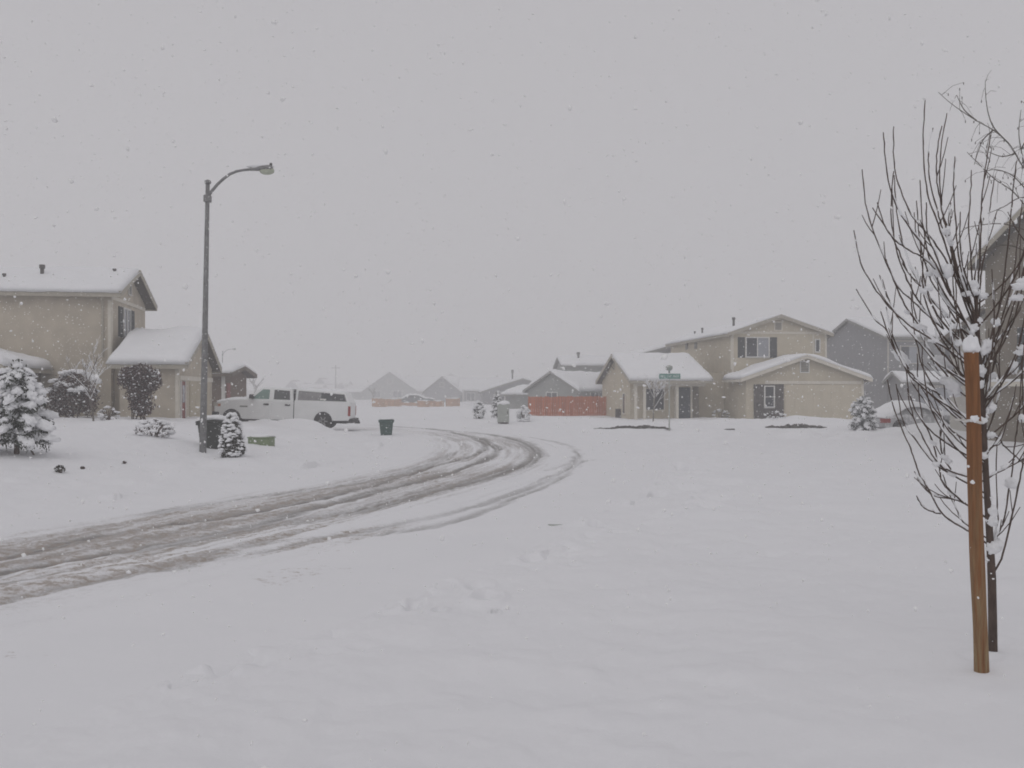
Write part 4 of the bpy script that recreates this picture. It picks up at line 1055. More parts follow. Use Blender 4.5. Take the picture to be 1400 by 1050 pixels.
# green utility box half buried
p = on_ground(357, 607)
root = thing('utility_box', 'low pale green utility box half buried in snow right of the round shrub', 'utility box', p, R(-6))
mb = MB(); mb.box(-0.33, 0.33, -0.2, 0.25, -0.25, 0.17); mb.build('body', 'greenbox', root, False, 0.02)
mb = MB(); mb.box(-0.35, 0.35, -0.22, 0.27, 0.172, 0.21); mb.build('lid', 'greenbox', root, False, 0.012)
mb = MB(); mb.blob((0, 0.06, 0.22), (0.36, 0.26, 0.07), 2, 0.15); mb.build('snow_layer', 'snow', root, True)
# grey cabinet at the bend
p = on_ground(688, 580)
root = thing('utility_cabinet', 'pale grey utility cabinet with snow cap next to a small spruce', 'utility cabinet', p, R(10))
mb = MB(); mb.box(-0.28, 0.28, -0.22, 0.22, 0.10, 1.05); bd_ = mb.build('body', 'cabinet', root, False, 0.02)
mb = MB(); mb.box(-0.24, 0.24, -0.235, -0.222, 0.2, 0.98); dr = mb.build('door', 'cabinet', root, False, 0.006)
mb = MB(); mb.box(0.16, 0.20, -0.262, -0.236, 0.55, 0.68); mb.build('latch', 'pipe', dr)
mb = MB(); mb.box(-0.25, 0.25, -0.19, 0.19, -0.2, 0.10); mb.build('base', 'dark', root)
mb = MB(); mb.blob((0, 0, 1.07), (0.33, 0.28, 0.14), 2, 0.15); mb.build('snow_layer', 'snow', root, True)
# street name sign
p = on_ground(915, 588.5); Y = p.y
root = thing('street_sign', 'teal street name sign on a thin post before the tan porch', 'street sign', p, R(-4))
H = at(0, 509, Y).z-p.z
mb = MB(); mb.tube([(0, 0, -0.3), (0, 0, H)], 0.03, 10); mb.build('post', 'cabinet', root)
bl = MB(); hw = 0.48; bl.box(-hw+0.02, hw+0.02, -0.042, -0.032, H-0.30, H-0.06); blade = bl.build('sign_blade', 'sign', root, False, 0.004)
lt = MB()
bl2 = MB(); bl2.box(-0.005, 0.005, -0.42, 0.42, H+0.04, H+0.26); b2 = bl2.build('sign_blade', 'sign', root, False, 0.003)
br = MB(); br.box(-0.035, 0.035, -0.035, 0.035, H-0.02, H+0.05); br.build('bracket', 'pole', root)
sn = MB(); sn.blob((0, 0, H+0.20), (0.16, 0.40, 0.13), 2, 0.15); sn.build('snow_layer', 'cabinet', root, True)
rr_ = random.Random(3); x = -hw+0.09
while x < hw-0.08:
    w = rr_.uniform(0.03, 0.055)
    if rr_.random() < 0.85: lt.box(x, x+w*0.35, -0.046, -0.0425, H-0.235, H-0.125); lt.box(x+w*0.35, x+w, -0.046, -0.0425, H-0.20+rr_.uniform(-.03, .05), H-0.185+rr_.uniform(0.0, .05))
    x += w+0.018
lt.build('lettering', 'letters', blade)
# far utility pole
root = thing('utility_pole', 'very faint thin utility pole above the truck canopy', 'utility pole', ((459-700)*210/F, 210, 0))
mb = MB(); mb.tube([(0, 0, -0.3), (0, 0, EYE+(HZ-499)*210/F)], [0.16, 0.10], 8); mb.build('pole', 'barkgrey', root)
mb = MB(); zt = EYE+(HZ-499)*210/F; mb.box(-0.9, 0.9, -0.06, 0.06, zt-0.7, zt-0.55); mb.build('crossarm', 'barkgrey', root)

# ------------------------------------------------------------------ vegetation
def spruce(name, label, loc, h, r, needle='needle', seed=1, nbr=60, trunk_h=0.12, dens=1.0, group=None, snow=1.0, low=0.10, taper=0.62):
    rnd = random.Random(seed); random.seed(seed)
    root = thing(name, label, 'spruce', loc, rnd.uniform(0, 6), group)
    t = MB(); t.tube([(0, 0, -0.2), (0, 0, h*0.5), (0, 0, h*0.93)], [0.05*h/2.4+0.02, 0.03*h/2.4+0.01, 0.008], 8); t.build('trunk', 'bark', root)
    fo = MB(); sn = MB(); bz = MB()
    for w in range(nbr):
        f = (w+rnd.uniform(-.5, .5))/(nbr-1); f = min(1, max(0, f))
        z = h*(low+(0.84-low)*f); rad = r*(1-f)**taper*(0.78+0.3*rnd.random())+0.13*r
        a = w*2.399+rnd.uniform(-.4, .4); L = rad; droop = rnd.uniform(-0.42, -0.05)+0.55*f
        d = Vector((math.cos(a), math.sin(a), 0)); b0 = Vector((0, 0, z)); n = 6
        pts = [b0+d*L*t_+Vector((0, 0, L*(0.30*t_+(droop-0.30)*t_*t_))) for t_ in np.linspace(0, 1, n)]
        bz.tube(pts, [0.012*(1-0.7*i/n)*h/2.4+0.003 for i in range(n)], 5)
        for i in range(1, n):
            p = pts[i]; u = i/(n-1); wd = L*0.20*(1-0.35*u)+0.035*h/2.4
            for _ in range(int(13*dens)):
                q = p+Vector((rnd.uniform(-wd, wd), rnd.uniform(-wd, wd), rnd.uniform(-1.0, 0.25)*wd))
                fo.leaf(q, (0.05*h/2.4*rnd.uniform(.7, 1.3)+0.010))
            # drooping fingers of needles under the snow pads
            for _ in range(2):
                q = p+Vector((rnd.uniform(-wd, wd), rnd.uniform(-wd, wd), -rnd.uniform(.4, 1.3)*wd))
                for _k in range(5): fo.leaf(q+Vector((0, 0, -.02*_k)), 0.03*h/2.4+.008)
            if i >= 2 and rnd.random() < snow*(0.80 if u < .95 else 0.97):
                s = wd*rnd.uniform(0.75, 1.5)
                rot = Matrix.Rotation(a+rnd.uniform(-.5, .5), 3, 'Z') @ Matrix.Rotation(rnd.uniform(0.0, 0.7)*u, 3, 'Y')
                sn.blob(p+Vector((rnd.uniform(-.55, .55)*wd, rnd.uniform(-.55, .55)*wd, s*0.22)), (s*rnd.uniform(0.9, 1.45), s*rnd.uniform(.6, .85), s*rnd.uniform(0.5, 0.85)), 2, 0.36, 1.9, 0.35, rot)
    for _ in range(int(90*dens)): fo.leaf((rnd.gauss(0, .10*r), rnd.gauss(0, .10*r), h*rnd.uniform(.78, .97)), 0.05*h/2.4)
    for _ in range(5):
        sn.blob((rnd.gauss(0, .09*r), rnd.gauss(0, .09*r), h*rnd.uniform(.86, .97)), (0.10*r+.01, 0.10*r+.01, h*0.028), 2, .3)
    bz.build('branches', 'bark', root); fo.build('foliage', needle, root); sn.build('snow_clumps', 'snow', root, True)
    return root
p = on_ground(23, 621); s = p.y/F
spruce('spruce_tree', 'snow laden young spruce at the left border with dark trunk showing', p, 133*s, 40*s, 'needle', 5, 84, low=0.16, dens=1.2, snow=0.95, taper=0.5)
# its leaning support stake
q = on_ground(66, 622)
root = thing('support_stake', 'thin dark stake leaning against the snowy spruce on the left', 'stake', q)
mb = MB(); mb.tube([(0, -0.5, -0.1), (-0.42, -0.45, 0.62)], 0.02, 6); mb.build('shaft', 'bark', root)
mb = MB(); mb.blob((-0.42, -0.45, 0.635), (0.04, 0.04, 0.03), 1, .1); mb.build('snow_cap', 'snow', root, True)
# small ones
p = on_ground(680, 571); s = p.y/F; spruce('spruce_tree', 'small snow covered spruce just left of the grey utility cabinet', p, 37*s, 9*s, 'needle', 8, 30)
p = on_ground(1180, 588); s = p.y/F; spruce('spruce_tree', 'bushy snow covered spruce at the right corner of the tan garage', p, 48*s, 16*s, 'needleblue', 19, 50, low=0.06, dens=1.4, taper=0.26)

def shrub(name, label, loc, rx, ry, h, leaf='shrubleaf', n=1500, size=0.05, seed=1, cone=0.0, snow_n=40, snow_s=0.12, top_cap=0.0, cat='shrub', group=None, zmin=0.0, speck=0.0):
    rnd = random.Random(seed); random.seed(seed)
    root = thing(name, label, cat, loc, 0, group)
    st = MB()
    for k in range(7):
        a = rnd.uniform(0, 6.28); st.tube([(0, 0, -0.15), (rx*0.3*math.cos(a), ry*0.3*math.sin(a), h*0.4), (rx*0.6*math.cos(a), ry*0.6*math.sin(a), h*0.8*(1-cone*0.3))], [0.02, 0.014, 0.006], 5)
    st.build('stems', 'bark', root)
    fo = MB(); sn = MB()
    def surf(f, a):
        prof = math.sin(math.pi*min(1, (0.18+0.82*f)))**0.6 if cone == 0 else ((min(1, 0.72+f*1.4))*(1-f)**(0.75*cone) + 0.03)
        k = 1+0.16*mnoise.noise(Vector((math.cos(a)*1.8, math.sin(a)*1.8, f*3+seed)))
        return Vector((rx*prof*k*math.cos(a), ry*prof*k*math.sin(a), h*(zmin+(1-zmin)*f)))
    for _ in range(n):
        f = rnd.random(); a = rnd.uniform(0, 6.28); q = surf(f, a); t_ = rnd.uniform(0.55, 1.0)**0.6
        fo.leaf((q.x*t_, q.y*t_, q.z*(0.97+0.05*rnd.random())), size)
    fo.build('foliage', leaf, root)
    for _ in range(snow_n):
        f = rnd.random()**0.85; a = rnd.uniform(0, 6.28); q = surf(f, a); s_ = snow_s*rnd.uniform(0.5, 1.2)
        sn.blob((q.x*0.97, q.y*0.97, q.z+s_*0.15), (s_, s_, s_*0.62), 1 if snow_n > 60 else 2, 0.35, 1.8, 0.4)
    if top_cap > 0:
        for _ in range(26):
            a = rnd.uniform(0, 6.28); t_ = math.sqrt(rnd.random())*0.85
            sn.blob((rx*t_*math.cos(a)*0.9, ry*t_*math.sin(a)*0.9, h*(1.0-0.14*t_*t_)), (top_cap*rnd.uniform(.7, 1.2), top_cap*rnd.uniform(.7, 1.2), top_cap*0.5), 2, 0.3)
    sn.build('snow_clumps', 'snow', root, True)
    return root
p = on_ground(317, 626); s = p.y/F
shrub('round_shrub', 'egg shaped snow flecked shrub in front of the dark bin by the lamp', p, 19*s, 19*s, 60*s, 'shrubleaf', 3000, 0.035, 3, 0.62, 210, 0.06)
def wallplant(lobes, Y, pyb, label, seed, caps, nm='tall_shrub', n=9000):
    """a ragged bush from overlapping lobes given as image-plane ellipses on its depth"""
    rnd = random.Random(seed); random.seed(seed); s = Y/F
    cx = sum(l[0] for l in lobes)/len(lobes); x0 = (cx-700)*s; zb = tz(x0, Y)
    root = thing(nm, label, 'shrub', (x0, Y, zb))
    L = [((l[0]-cx)*s, EYE+(HZ-l[1])*s-zb, l[2]*s, l[3]*s) for l in lobes]; tot = sum(l[2]*l[3] for l in L)
    fo = MB(); sn = MB(); st = MB()
    for k in range(9):
        l = rnd.choice(L); st.tube([(rnd.uniform(-.3, .3), 0, -.15), (l[0]*.5, rnd.uniform(-.2, .2), l[1]*.5), (l[0]+rnd.uniform(-.5, .5)*l[2], rnd.uniform(-.2, .2), l[1]+l[3]*rnd.uniform(.6, 1.15))], [.025, .016, .005], 5)
    st.build('stems', 'bark', root)
    for (lx, lz, rx, rz_) in L:
        for _ in range(int(n*rx*rz_/tot)):
            d = Vector((rnd.gauss(0, 1), rnd.gauss(0, 1), rnd.gauss(0, 1))).normalized()*rnd.random()**0.33
            k = 1+0.45*mnoise.noise(Vector((d.x*2+lx*3, d.y*2, d.z*2+lz*3+seed)))
            if rnd.random() < .06: k *= 1.2
            q = Vector((lx+d.x*rx*k, d.y*min(rx, .5)*k, lz+d.z*rz_*k))
            if q.z < 0: q.z = abs(q.z)*.3
            fo.leaf(q, 0.05)
            if rnd.random() < .022: sn.blob(q+Vector((0, -.02, .02)), (rnd.uniform(.02, .05),)*2+(rnd.uniform(.015, .03),), 1, .3)
    for (a_, b_, w_, h_) in caps:
        for _ in range(int(w_*1.3)):
            t_ = rnd.uniform(-1, 1); q = ((a_+t_*w_-cx)*s, rnd.uniform(-.35, .35), EYE+(HZ-b_-h_*1.1*t_*t_)*s-zb)
            sn.blob(q, (rnd.uniform(.08, .17), rnd.uniform(.09, .16), rnd.uniform(.05, .10)), 2, .35, 1.8, .3)
    fo.build('foliage', 'hedge', root); sn.build('snow_clumps', 'snow', root, True)
    return root
wallplant([(95, 548, 31, 25), (102, 524, 24, 15), (76, 556, 18, 16), (122, 545, 12, 24), (84, 532, 14, 14)], 35.2, 572, 'tall dark rusty bush with thick snow cap against the left house', 21, [(102, 508, 28, 13), (90, 524, 20, 10), (112, 530, 16, 10)], n=6500)
wallplant([(190, 512, 27, 13), (190, 535, 16, 20), (193, 556, 15, 14), (208, 520, 12, 15), (172, 520, 10, 10)], 34.4, 570, 'dark rusty climbing bush on the wall under the left wing eave', 22, [])
def lowbush(px, py, w, h, label, seed, leaf='shrubleaf', n=500, sn=34, cat='shrub', nm='low_shrub'):
    p = on_ground(px, py); s = p.y/F
    return shrub(nm, label, p, w/2*s, w/2*s*0.8, h*s, leaf, n, max(0.022, 0.055*h*s), seed, 0, sn, min(w, h)*0.17*s, 0, cat)
lowbush(210, 598, 52, 24, 'low spreading snow dusted bush on the lawn before the left house', 31, 'hedge', 800, 64)
lowbush(82, 645, 15, 9, 'small dark plant stub poking from the snow below the spruce', 32, 'shrubleaf', 220, 8)
lowbush(113, 641, 6, 3, 'tiny twig tuft in the snow right of the dark plant stub', 33, 'hedge', 50, 2)
lowbush(170, 634, 7, 3, 'tiny dark tuft in the lawn snow far left of the lamp', 34, 'hedge', 60, 2)
lowbush(148, 574, 30, 17, 'snow capped low bush right of the tall rusty bush', 35, 'hedge', 400, 30)
lowbush(985, 572, 26, 12, 'row end of snow topped bushes by the tan house garage wall', 36, 'shrubleaf', 300, 18)
lowbush(955, 571, 26, 7, 'dark low bush under the brown brick panel beside the door', 37, 'shrubleaf', 400, 5)
lowbush(655, 573, 16, 24, 'pale snow covered shrub left of the small spruce at the bend', 38, 'needleblue', 500, 40)
lowbush(716, 576, 18, 20, 'snow covered shrub at the left end of the red fence', 39, 'needleblue', 300, 40)
lowbush(908, 571, 16, 16, 'snow dusted bush under the porch window of the tan house', 40, 'hedge', 400, 10)
lowbush(1060, 573, 30, 10, 'snow mounded bush below the garage stone panel', 41, 'shrubleaf', 200, 30)
lowbush(1372, 585, 60, 30, 'dark snow topped bush at the right border below the brown house', 42, 'shrubleaf', 700, 26)

# bare trees with snowy twigs
def bare_tree(name, label, loc, h, spread, seed, m='twig', depth=4, r0=None, lean=0.0, group=None, snow=True, vert=0.5):
    rnd = random.Random(seed); random.seed(seed)
    root = thing(name, label, 'tree', loc, 0, group)
    tr = MB(); br = MB(); sn = MB(); r0 = r0 or 0.014*h
    def grow(p, d, L, r, lev):
        n = 4; pts = [p]; q = p.copy(); dd = d.copy()
        for i in range(n):
            dd = (dd+Vector((rnd.gauss(0, .09), rnd.gauss(0, .09), vert*0.10))).normalized(); q = q+dd*L/n; pts.append(q.copy())
        (tr if lev == 0 else br).tube(pts, [r*(1-0.45*i/n) for i in range(n+1)], 6 if lev < 2 else 4)
        if snow and lev >= 1:
            k = abs(dd.z)
            if rnd.random() < 0.75 and k < 0.93:
                sn.tube([x+Vector((0, 0, r*0.8)) for x in pts], [r*0.85*(1-0.4*i/n)+0.004 for i in range(n+1)], 4)
        if lev >= depth: return
        nb = rnd.randint(3, 4) if lev > 0 else rnd.randint(6, 8)
        for k in range(nb):
            t_ = rnd.uniform(0.35, 1.0) if lev == 0 else rnd.uniform(0.3, 1.0)
            i = min(n-1, int(t_*n)); b = pts[i].lerp(pts[i+1], t_*n-i)
            a = rnd.uniform(0, 6.28); side = Vector((math.cos(a), math.sin(a), 0))
            nd = (dd*rnd.uniform(.5, .9)+side*spread*rnd.uniform(.5, 1.1)).normalized()
            grow(b, nd, L*rnd.uniform(.45, .65), r*0.5, lev+1)
    grow(Vector((0, 0, -0.1)), Vector((lean, 0, 1)).normalized(), h*0.62, r0, 0)
    tr.build('trunk', 'barkgrey' if m == 'twig' else m, root); br.build('branches', m, root)
    if snow: sn.build('snow_layer', 'snow', root, True)
    return root
def bt(px, py, top, label, seed, spread=0.8, **k):
    p = on_ground(px, py); return bare_tree('bare_tree', label, p, (py-top)*p.y/F, spread, seed, **k)
bt(128, 575, 480, 'young bare tree with snowy twigs between the rusty bushes', 58, 0.55, depth=4, vert=0.9)
bt(893, 576, 512, 'slim snowy bare tree in front of the tan porch window', 52, 0.7, depth=4)
bt(1033, 573, 508, 'slim snowy bare tree before the stone panel beside the garage', 53, 0.6, depth=4)
bt(1170, 573, 514, 'thin snowy bare tree behind the bushy spruce at the garage corner', 54, 0.6, depth=4)
root = bare_tree('bare_tree', 'faint distant bare tree above the truck hood', ((344-700)*150/F, 150, 0), EYE+(HZ-511)*150/F, 0.9, 55, 'barkgrey', 3, 0.16, snow=False)
root = bare_tree('bare_tree', 'faint brownish sapling before the pale far gable', ((510-700)*140/F, 140, 0), EYE+(HZ-526)*140/F, 0.6, 56, 'barkgrey', 2, 0.07, snow=False)

# ragged strips of exposed ground at the plowed edges
def strip(px0, px1, py, th, label, seed):
    rnd = random.Random(seed); random.seed(seed)
    a = on_ground(px0, py); b = on_ground(px1, py); mb = MB(); n = max(6, int((px1-px0)/5))
    s = a.y/F
    for i in range(n):
        f = (i+0.5)/n; p = a.lerp(b, f); k = math.sin(math.pi*f)**0.5*(0.6+0.6*rnd.random())
        w = (px1-px0)*s/n
        mb.blob((p.x-a.x, p.y-a.y+rnd.uniform(-.1, .1), tz(p.x, p.y)-a.z+0.01), (w*0.9, 0.22, th*s*k), 2, 0.35)
    o = mb.build('exposed_soil', 'soil', None, True); o.location = a
    tag(o, label, 'exposed soil', 'dark strips of exposed ground'); return o
strip(814, 914, 587, 3.2, 'long thin dark strip of exposed ground at the street sign', 61)
strip(990, 1003, 587, 1.5, 'shortest dark strip of exposed ground in the snow', 62)
strip(1048, 1128, 584, 4.5, 'thick dark ragged strip of exposed ground before the tan garage', 63)
# snow-capped debris lump in the near field
p = on_ground(770, 722)
mb = MB(); mb.box(-0.22, 0.22, -0.10, 0.10, -0.12, 0.035); o = mb.build('buried_block', 'cabinet', None, False, 0.03)
o.location = p; o.rotation_euler = (0.1, 0.05, 0.2); tag(o, 'grey block half buried in the open snow right of the road', 'block')

# ------------------------------------------------------------------ staked tree in the foreground
def stake():
    p = on_ground(1343, 918); Y = p.y; t = at(1327.5, 482, Y-0.06)
    root = thing('tree_stake', 'thick reddish brown wooden stake with a snow cap beside the near tree', 'stake', p)
    top = t-p; w0, w1 = 0.042, 0.041; n = 18
    mb = MB(); vs = []; sd = 12
    for i in range(n+1):
        f = i/n; c = top*f+Vector((0.004*math.sin(f*9), 0, -0.25*(1-f)))
        w = w0+(w1-w0)*f
        for k in range(sd):
            a = 2*math.pi*k/sd+0.6; sq = 1/max(abs(math.cos(a-0.6+0.5)), abs(math.sin(a-0.6+0.5)))
            rr = w*(0.6+0.4*min(sq, 1.28))*(1+0.03*math.sin(k*3.1+f*20))
            vs.append(c+Vector((rr*math.cos(a), rr*math.sin(a), 0)))
    fs = [(i*sd+k, i*sd+(k+1) % sd, (i+1)*sd+(k+1) % sd, (i+1)*sd+k) for i in range(n) for k in range(sd)]+[tuple(range(sd-1, -1, -1)), tuple(n*sd+k for k in range(sd))]
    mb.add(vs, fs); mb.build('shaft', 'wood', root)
    cp = MB(); cp.blob(top+Vector((0.002, 0, 0.03)), (0.046, 0.046, 0.085), 3, 0.22, 1.5, 0.45); cp.build('snow_cap', 'snow', root, True)
    tie = MB(); f = 0.785; c = top*f; pts = []
    for k in range(17):
        a = 2*math.pi*k/16; pts.append(c+Vector((0.049*math.cos(a), 0.049*math.sin(a), 0.008*math.sin(2*a))))
    tie.tube(pts, 0.009, 6); tie.tube([c+Vector((0.05, 0.01, 0)), c+Vector((0.075, 0.42, 0.0))], 0.008, 6); tie.build('tie', 'tie', root)
    sn = MB(); sn.blob(c+Vector((-0.012, -0.046, 0.016)), (0.028, 0.014, 0.022), 2, 0.4); sn.build('snow_clump', 'snow', root, True)
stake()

BR = [  # image traces, tip first, then a depth offset of the tip (metres, + is away)
 ([(1265,135),(1262,185),(1263.5,228),(1269.5,271),(1283,307),(1298.5,353),(1311,390),(1330,440)], .1),
 ([(1275.6,175),(1269.5,204),(1271,243),(1280,283),(1289,313),(1298,332),(1312,380),(1331,450)], .3),
 ([(1288,172),(1282,200.6),(1280,234),(1285,271),(1292,307),(1298.5,325.5),(1309,370),(1328,430)], -.2),
 ([(1294.5,155),(1286,203.6),(1285,246),(1289,289),(1297,319),(1302,350),(1318,410),(1333,460)], .4),
 ([(1305.5,214),(1304,252),(1306,298),(1312,359),(1322,395),(1335,450)], -.3),
 ([(1328,232.6),(1326.5,271),(1324.4,307),(1327.4,353),(1329,380),(1336,440)], .2),
 ([(1355,184),(1347,231),(1342.7,271),(1341,313),(1339.6,356),(1336,400),(1338,450)], -.1),
 ([(1359,246),(1353,289),(1350,331.6),(1344,359),(1340,395),(1339,460)], .4),
 ([(1390,220),(1384,267.6),(1379,325.5),(1368.6,405),(1358,450),(1342,500)], -.2),
 ([(1397.5,277),(1390,344),(1381,392.6),(1370,435),(1355,475),(1342,510)], .3),
 ([(1207.7,181),(1211.6,228),(1222,273.7),(1240.6,307),(1262,335),(1283,368),(1301.5,405),(1330,470)], -.4),
 ([(1222,173),(1222,216),(1228,252),(1246.7,295),(1271,322.5),(1295,359),(1311,389.5),(1332,440)], .2),
 ([(1222,234),(1218.6,270.7),(1221,319),(1231,359),(1246.7,395.6),(1262,420),(1290,460),(1334,510)], -.1),
 ([(1178.7,231.7),(1185.7,289),(1204,340.8),(1222,383),(1237.5,417),(1265,455),(1300,495),(1337,535)], .1),
 ([(1167.4,315),(1176.6,359),(1195,392.6),(1216,420),(1240,442),(1270,462),(1305,485),(1335,515)], -.4),
 ([(1170.5,395),(1195,435),(1213,453),(1228.4,486.7),(1253,520),(1292,557),(1340,600)], .3),
 ([(1193,284),(1220.8,325.5),(1240.6,340.8),(1262,353),(1282,372),(1300,405)], -.3),
 ([(1199.4,276.8),(1208,305),(1220.8,325.5),(1226,338),(1240,370)], -.2),
 ([(1202.5,376),(1213,405),(1222,424),(1236,445),(1258,470),(1296,515)], .2),
 ([(1211.6,354.5),(1225,389.5),(1243.6,408),(1262,425),(1290,450)], -.2),
 ([(1249.7,290.5),(1254,328.6),(1262,353),(1274,374),(1292,411),(1312,445),(1335,480)], .5),
 ([(1265.6,316.4),(1262,359),(1262,392.6),(1268,420),(1284,455),(1305,490)], -.4),
 ([(1300,277),(1297,307),(1304,345),(1313,380)], .2),
 ([(1251,365),(1259,390),(1270,410),(1290,450)], .3),
 ([(1356,368),(1359,420),(1357,470),(1350,520),(1344,560)], -.3),
 ([(1399,374),(1384,405),(1368,450),(1352,500),(1343,540)], .1),
 ([(1266.5,277),(1268,319),(1280,350),(1300,400)], -.5),
 ([(1204,425.7),(1219,468),(1240.6,508),(1254,523),(1290,552),(1341,580)], -.3),
 ([(1211.6,419.6),(1219,456),(1237.5,495.8),(1253,518),(1285,540)], .3),
 ([(1213,518.7),(1220.8,553.7),(1234.5,590),(1246.7,617.7),(1256,645),(1268,667),(1286,699),(1301.5,713),(1327,728),(1355,742)], -.2),
 ([(1225,524.8),(1234.5,575),(1250,599),(1277,633),(1311,654),(1350,672)], .2),
 ([(1240.6,531),(1246.7,563),(1262,599.5),(1283,633),(1301.5,645),(1349,655)], -.3),
 ([(1254,483.6),(1256,532),(1262,575),(1271,593),(1283,633),(1289,660),(1311,682),(1325,692),(1352,706)], .1),
 ([(1250,644.6),(1262,663),(1277,678),(1304.6,682.7),(1322,690)], .3),
 ([(1253,678),(1262,693),(1275,700),(1286,702.5)], -.2),
 ([(1289,649),(1298.5,676.6),(1311,704),(1320,716),(1354,735)], .3),
 ([(1259,529),(1277,557),(1298.5,590),(1323,615),(1347,632)], -.1),
 ([(1268,496),(1292,520),(1320,541.5),(1343,556)], .2),
 ([(1271,490),(1298,508),(1320,522),(1342,540)], -.3),
 ([(1289,517),(1292,551),(1286,590),(1288,620),(1300,642)], .2),
 ([(1295,544.6),(1311,563),(1323,575),(1345,592)], -.2),
 ([(1359,395),(1359.5,487),(1350,532),(1345,560)], .4),
 ([(1396,420),(1381,447),(1362.5,468),(1347,500),(1342,525)], -.1),
 ([(1397.5,487),(1393,563),(1388,605.5),(1384,639),(1374.7,701),(1367,725),(1357,748)], .2),
 ([(1404,440),(1398,500),(1399,560),(1402,610),(1396,646),(1384,701),(1371.6,756),(1358,783)], -.2),
 ([(1362.5,600),(1363,680),(1364,716),(1357,745)], .3),
 ([(1420,610),(1399,627),(1378,639),(1349,651)], -.2),
 ([(1430,655),(1399,633),(1374.7,611.6),(1365,600),(1346,588)], .3),
 ([(1387,540),(1384,550.7),(1368.6,599.5),(1353,614.7),(1347,625)], -.3),
 ([(1371,450),(1366,500),(1368,530),(1360,560),(1347,600)], .3),
 ([(1340,300),(1337,340),(1333,380),(1336,420)], .5),
 ([(1313,290),(1312,330),(1318,370),(1328,410)], -.5),
 ([(1420,300),(1402,360),(1388,410),(1372,460),(1347,520)], -.4),
 ([(1425,400),(1408,450),(1385,500),(1360,540),(1344,575)], .2),
 ([(1278,440),(1283,470),(1297,500),(1325,530),(1342,548)], .5),
 ([(1235,480),(1246,520),(1268,552),(1303,590),(1345,612)], .6),
 ([(1310,430),(1315,460),(1327,495),(1340,520)], -.4),
]
_rb = random.Random(23)
for _i in range(18):
    _py = _rb.uniform(410, 650); _sx = _rb.choice((-1, -1, 1)); _dx = _sx*_rb.uniform(35, 115); _h = _rb.uniform(120, 250); _x0 = 1334+(_py-400)*0.055
    BR.append(([(_x0+_dx*1.02, _py-_h), (_x0+_dx*0.97, _py-_h*0.72), (_x0+_dx*0.82, _py-_h*0.44), (_x0+_dx*0.5, _py-_h*0.2), (_x0, _py)], _rb.uniform(-.5, .5)))
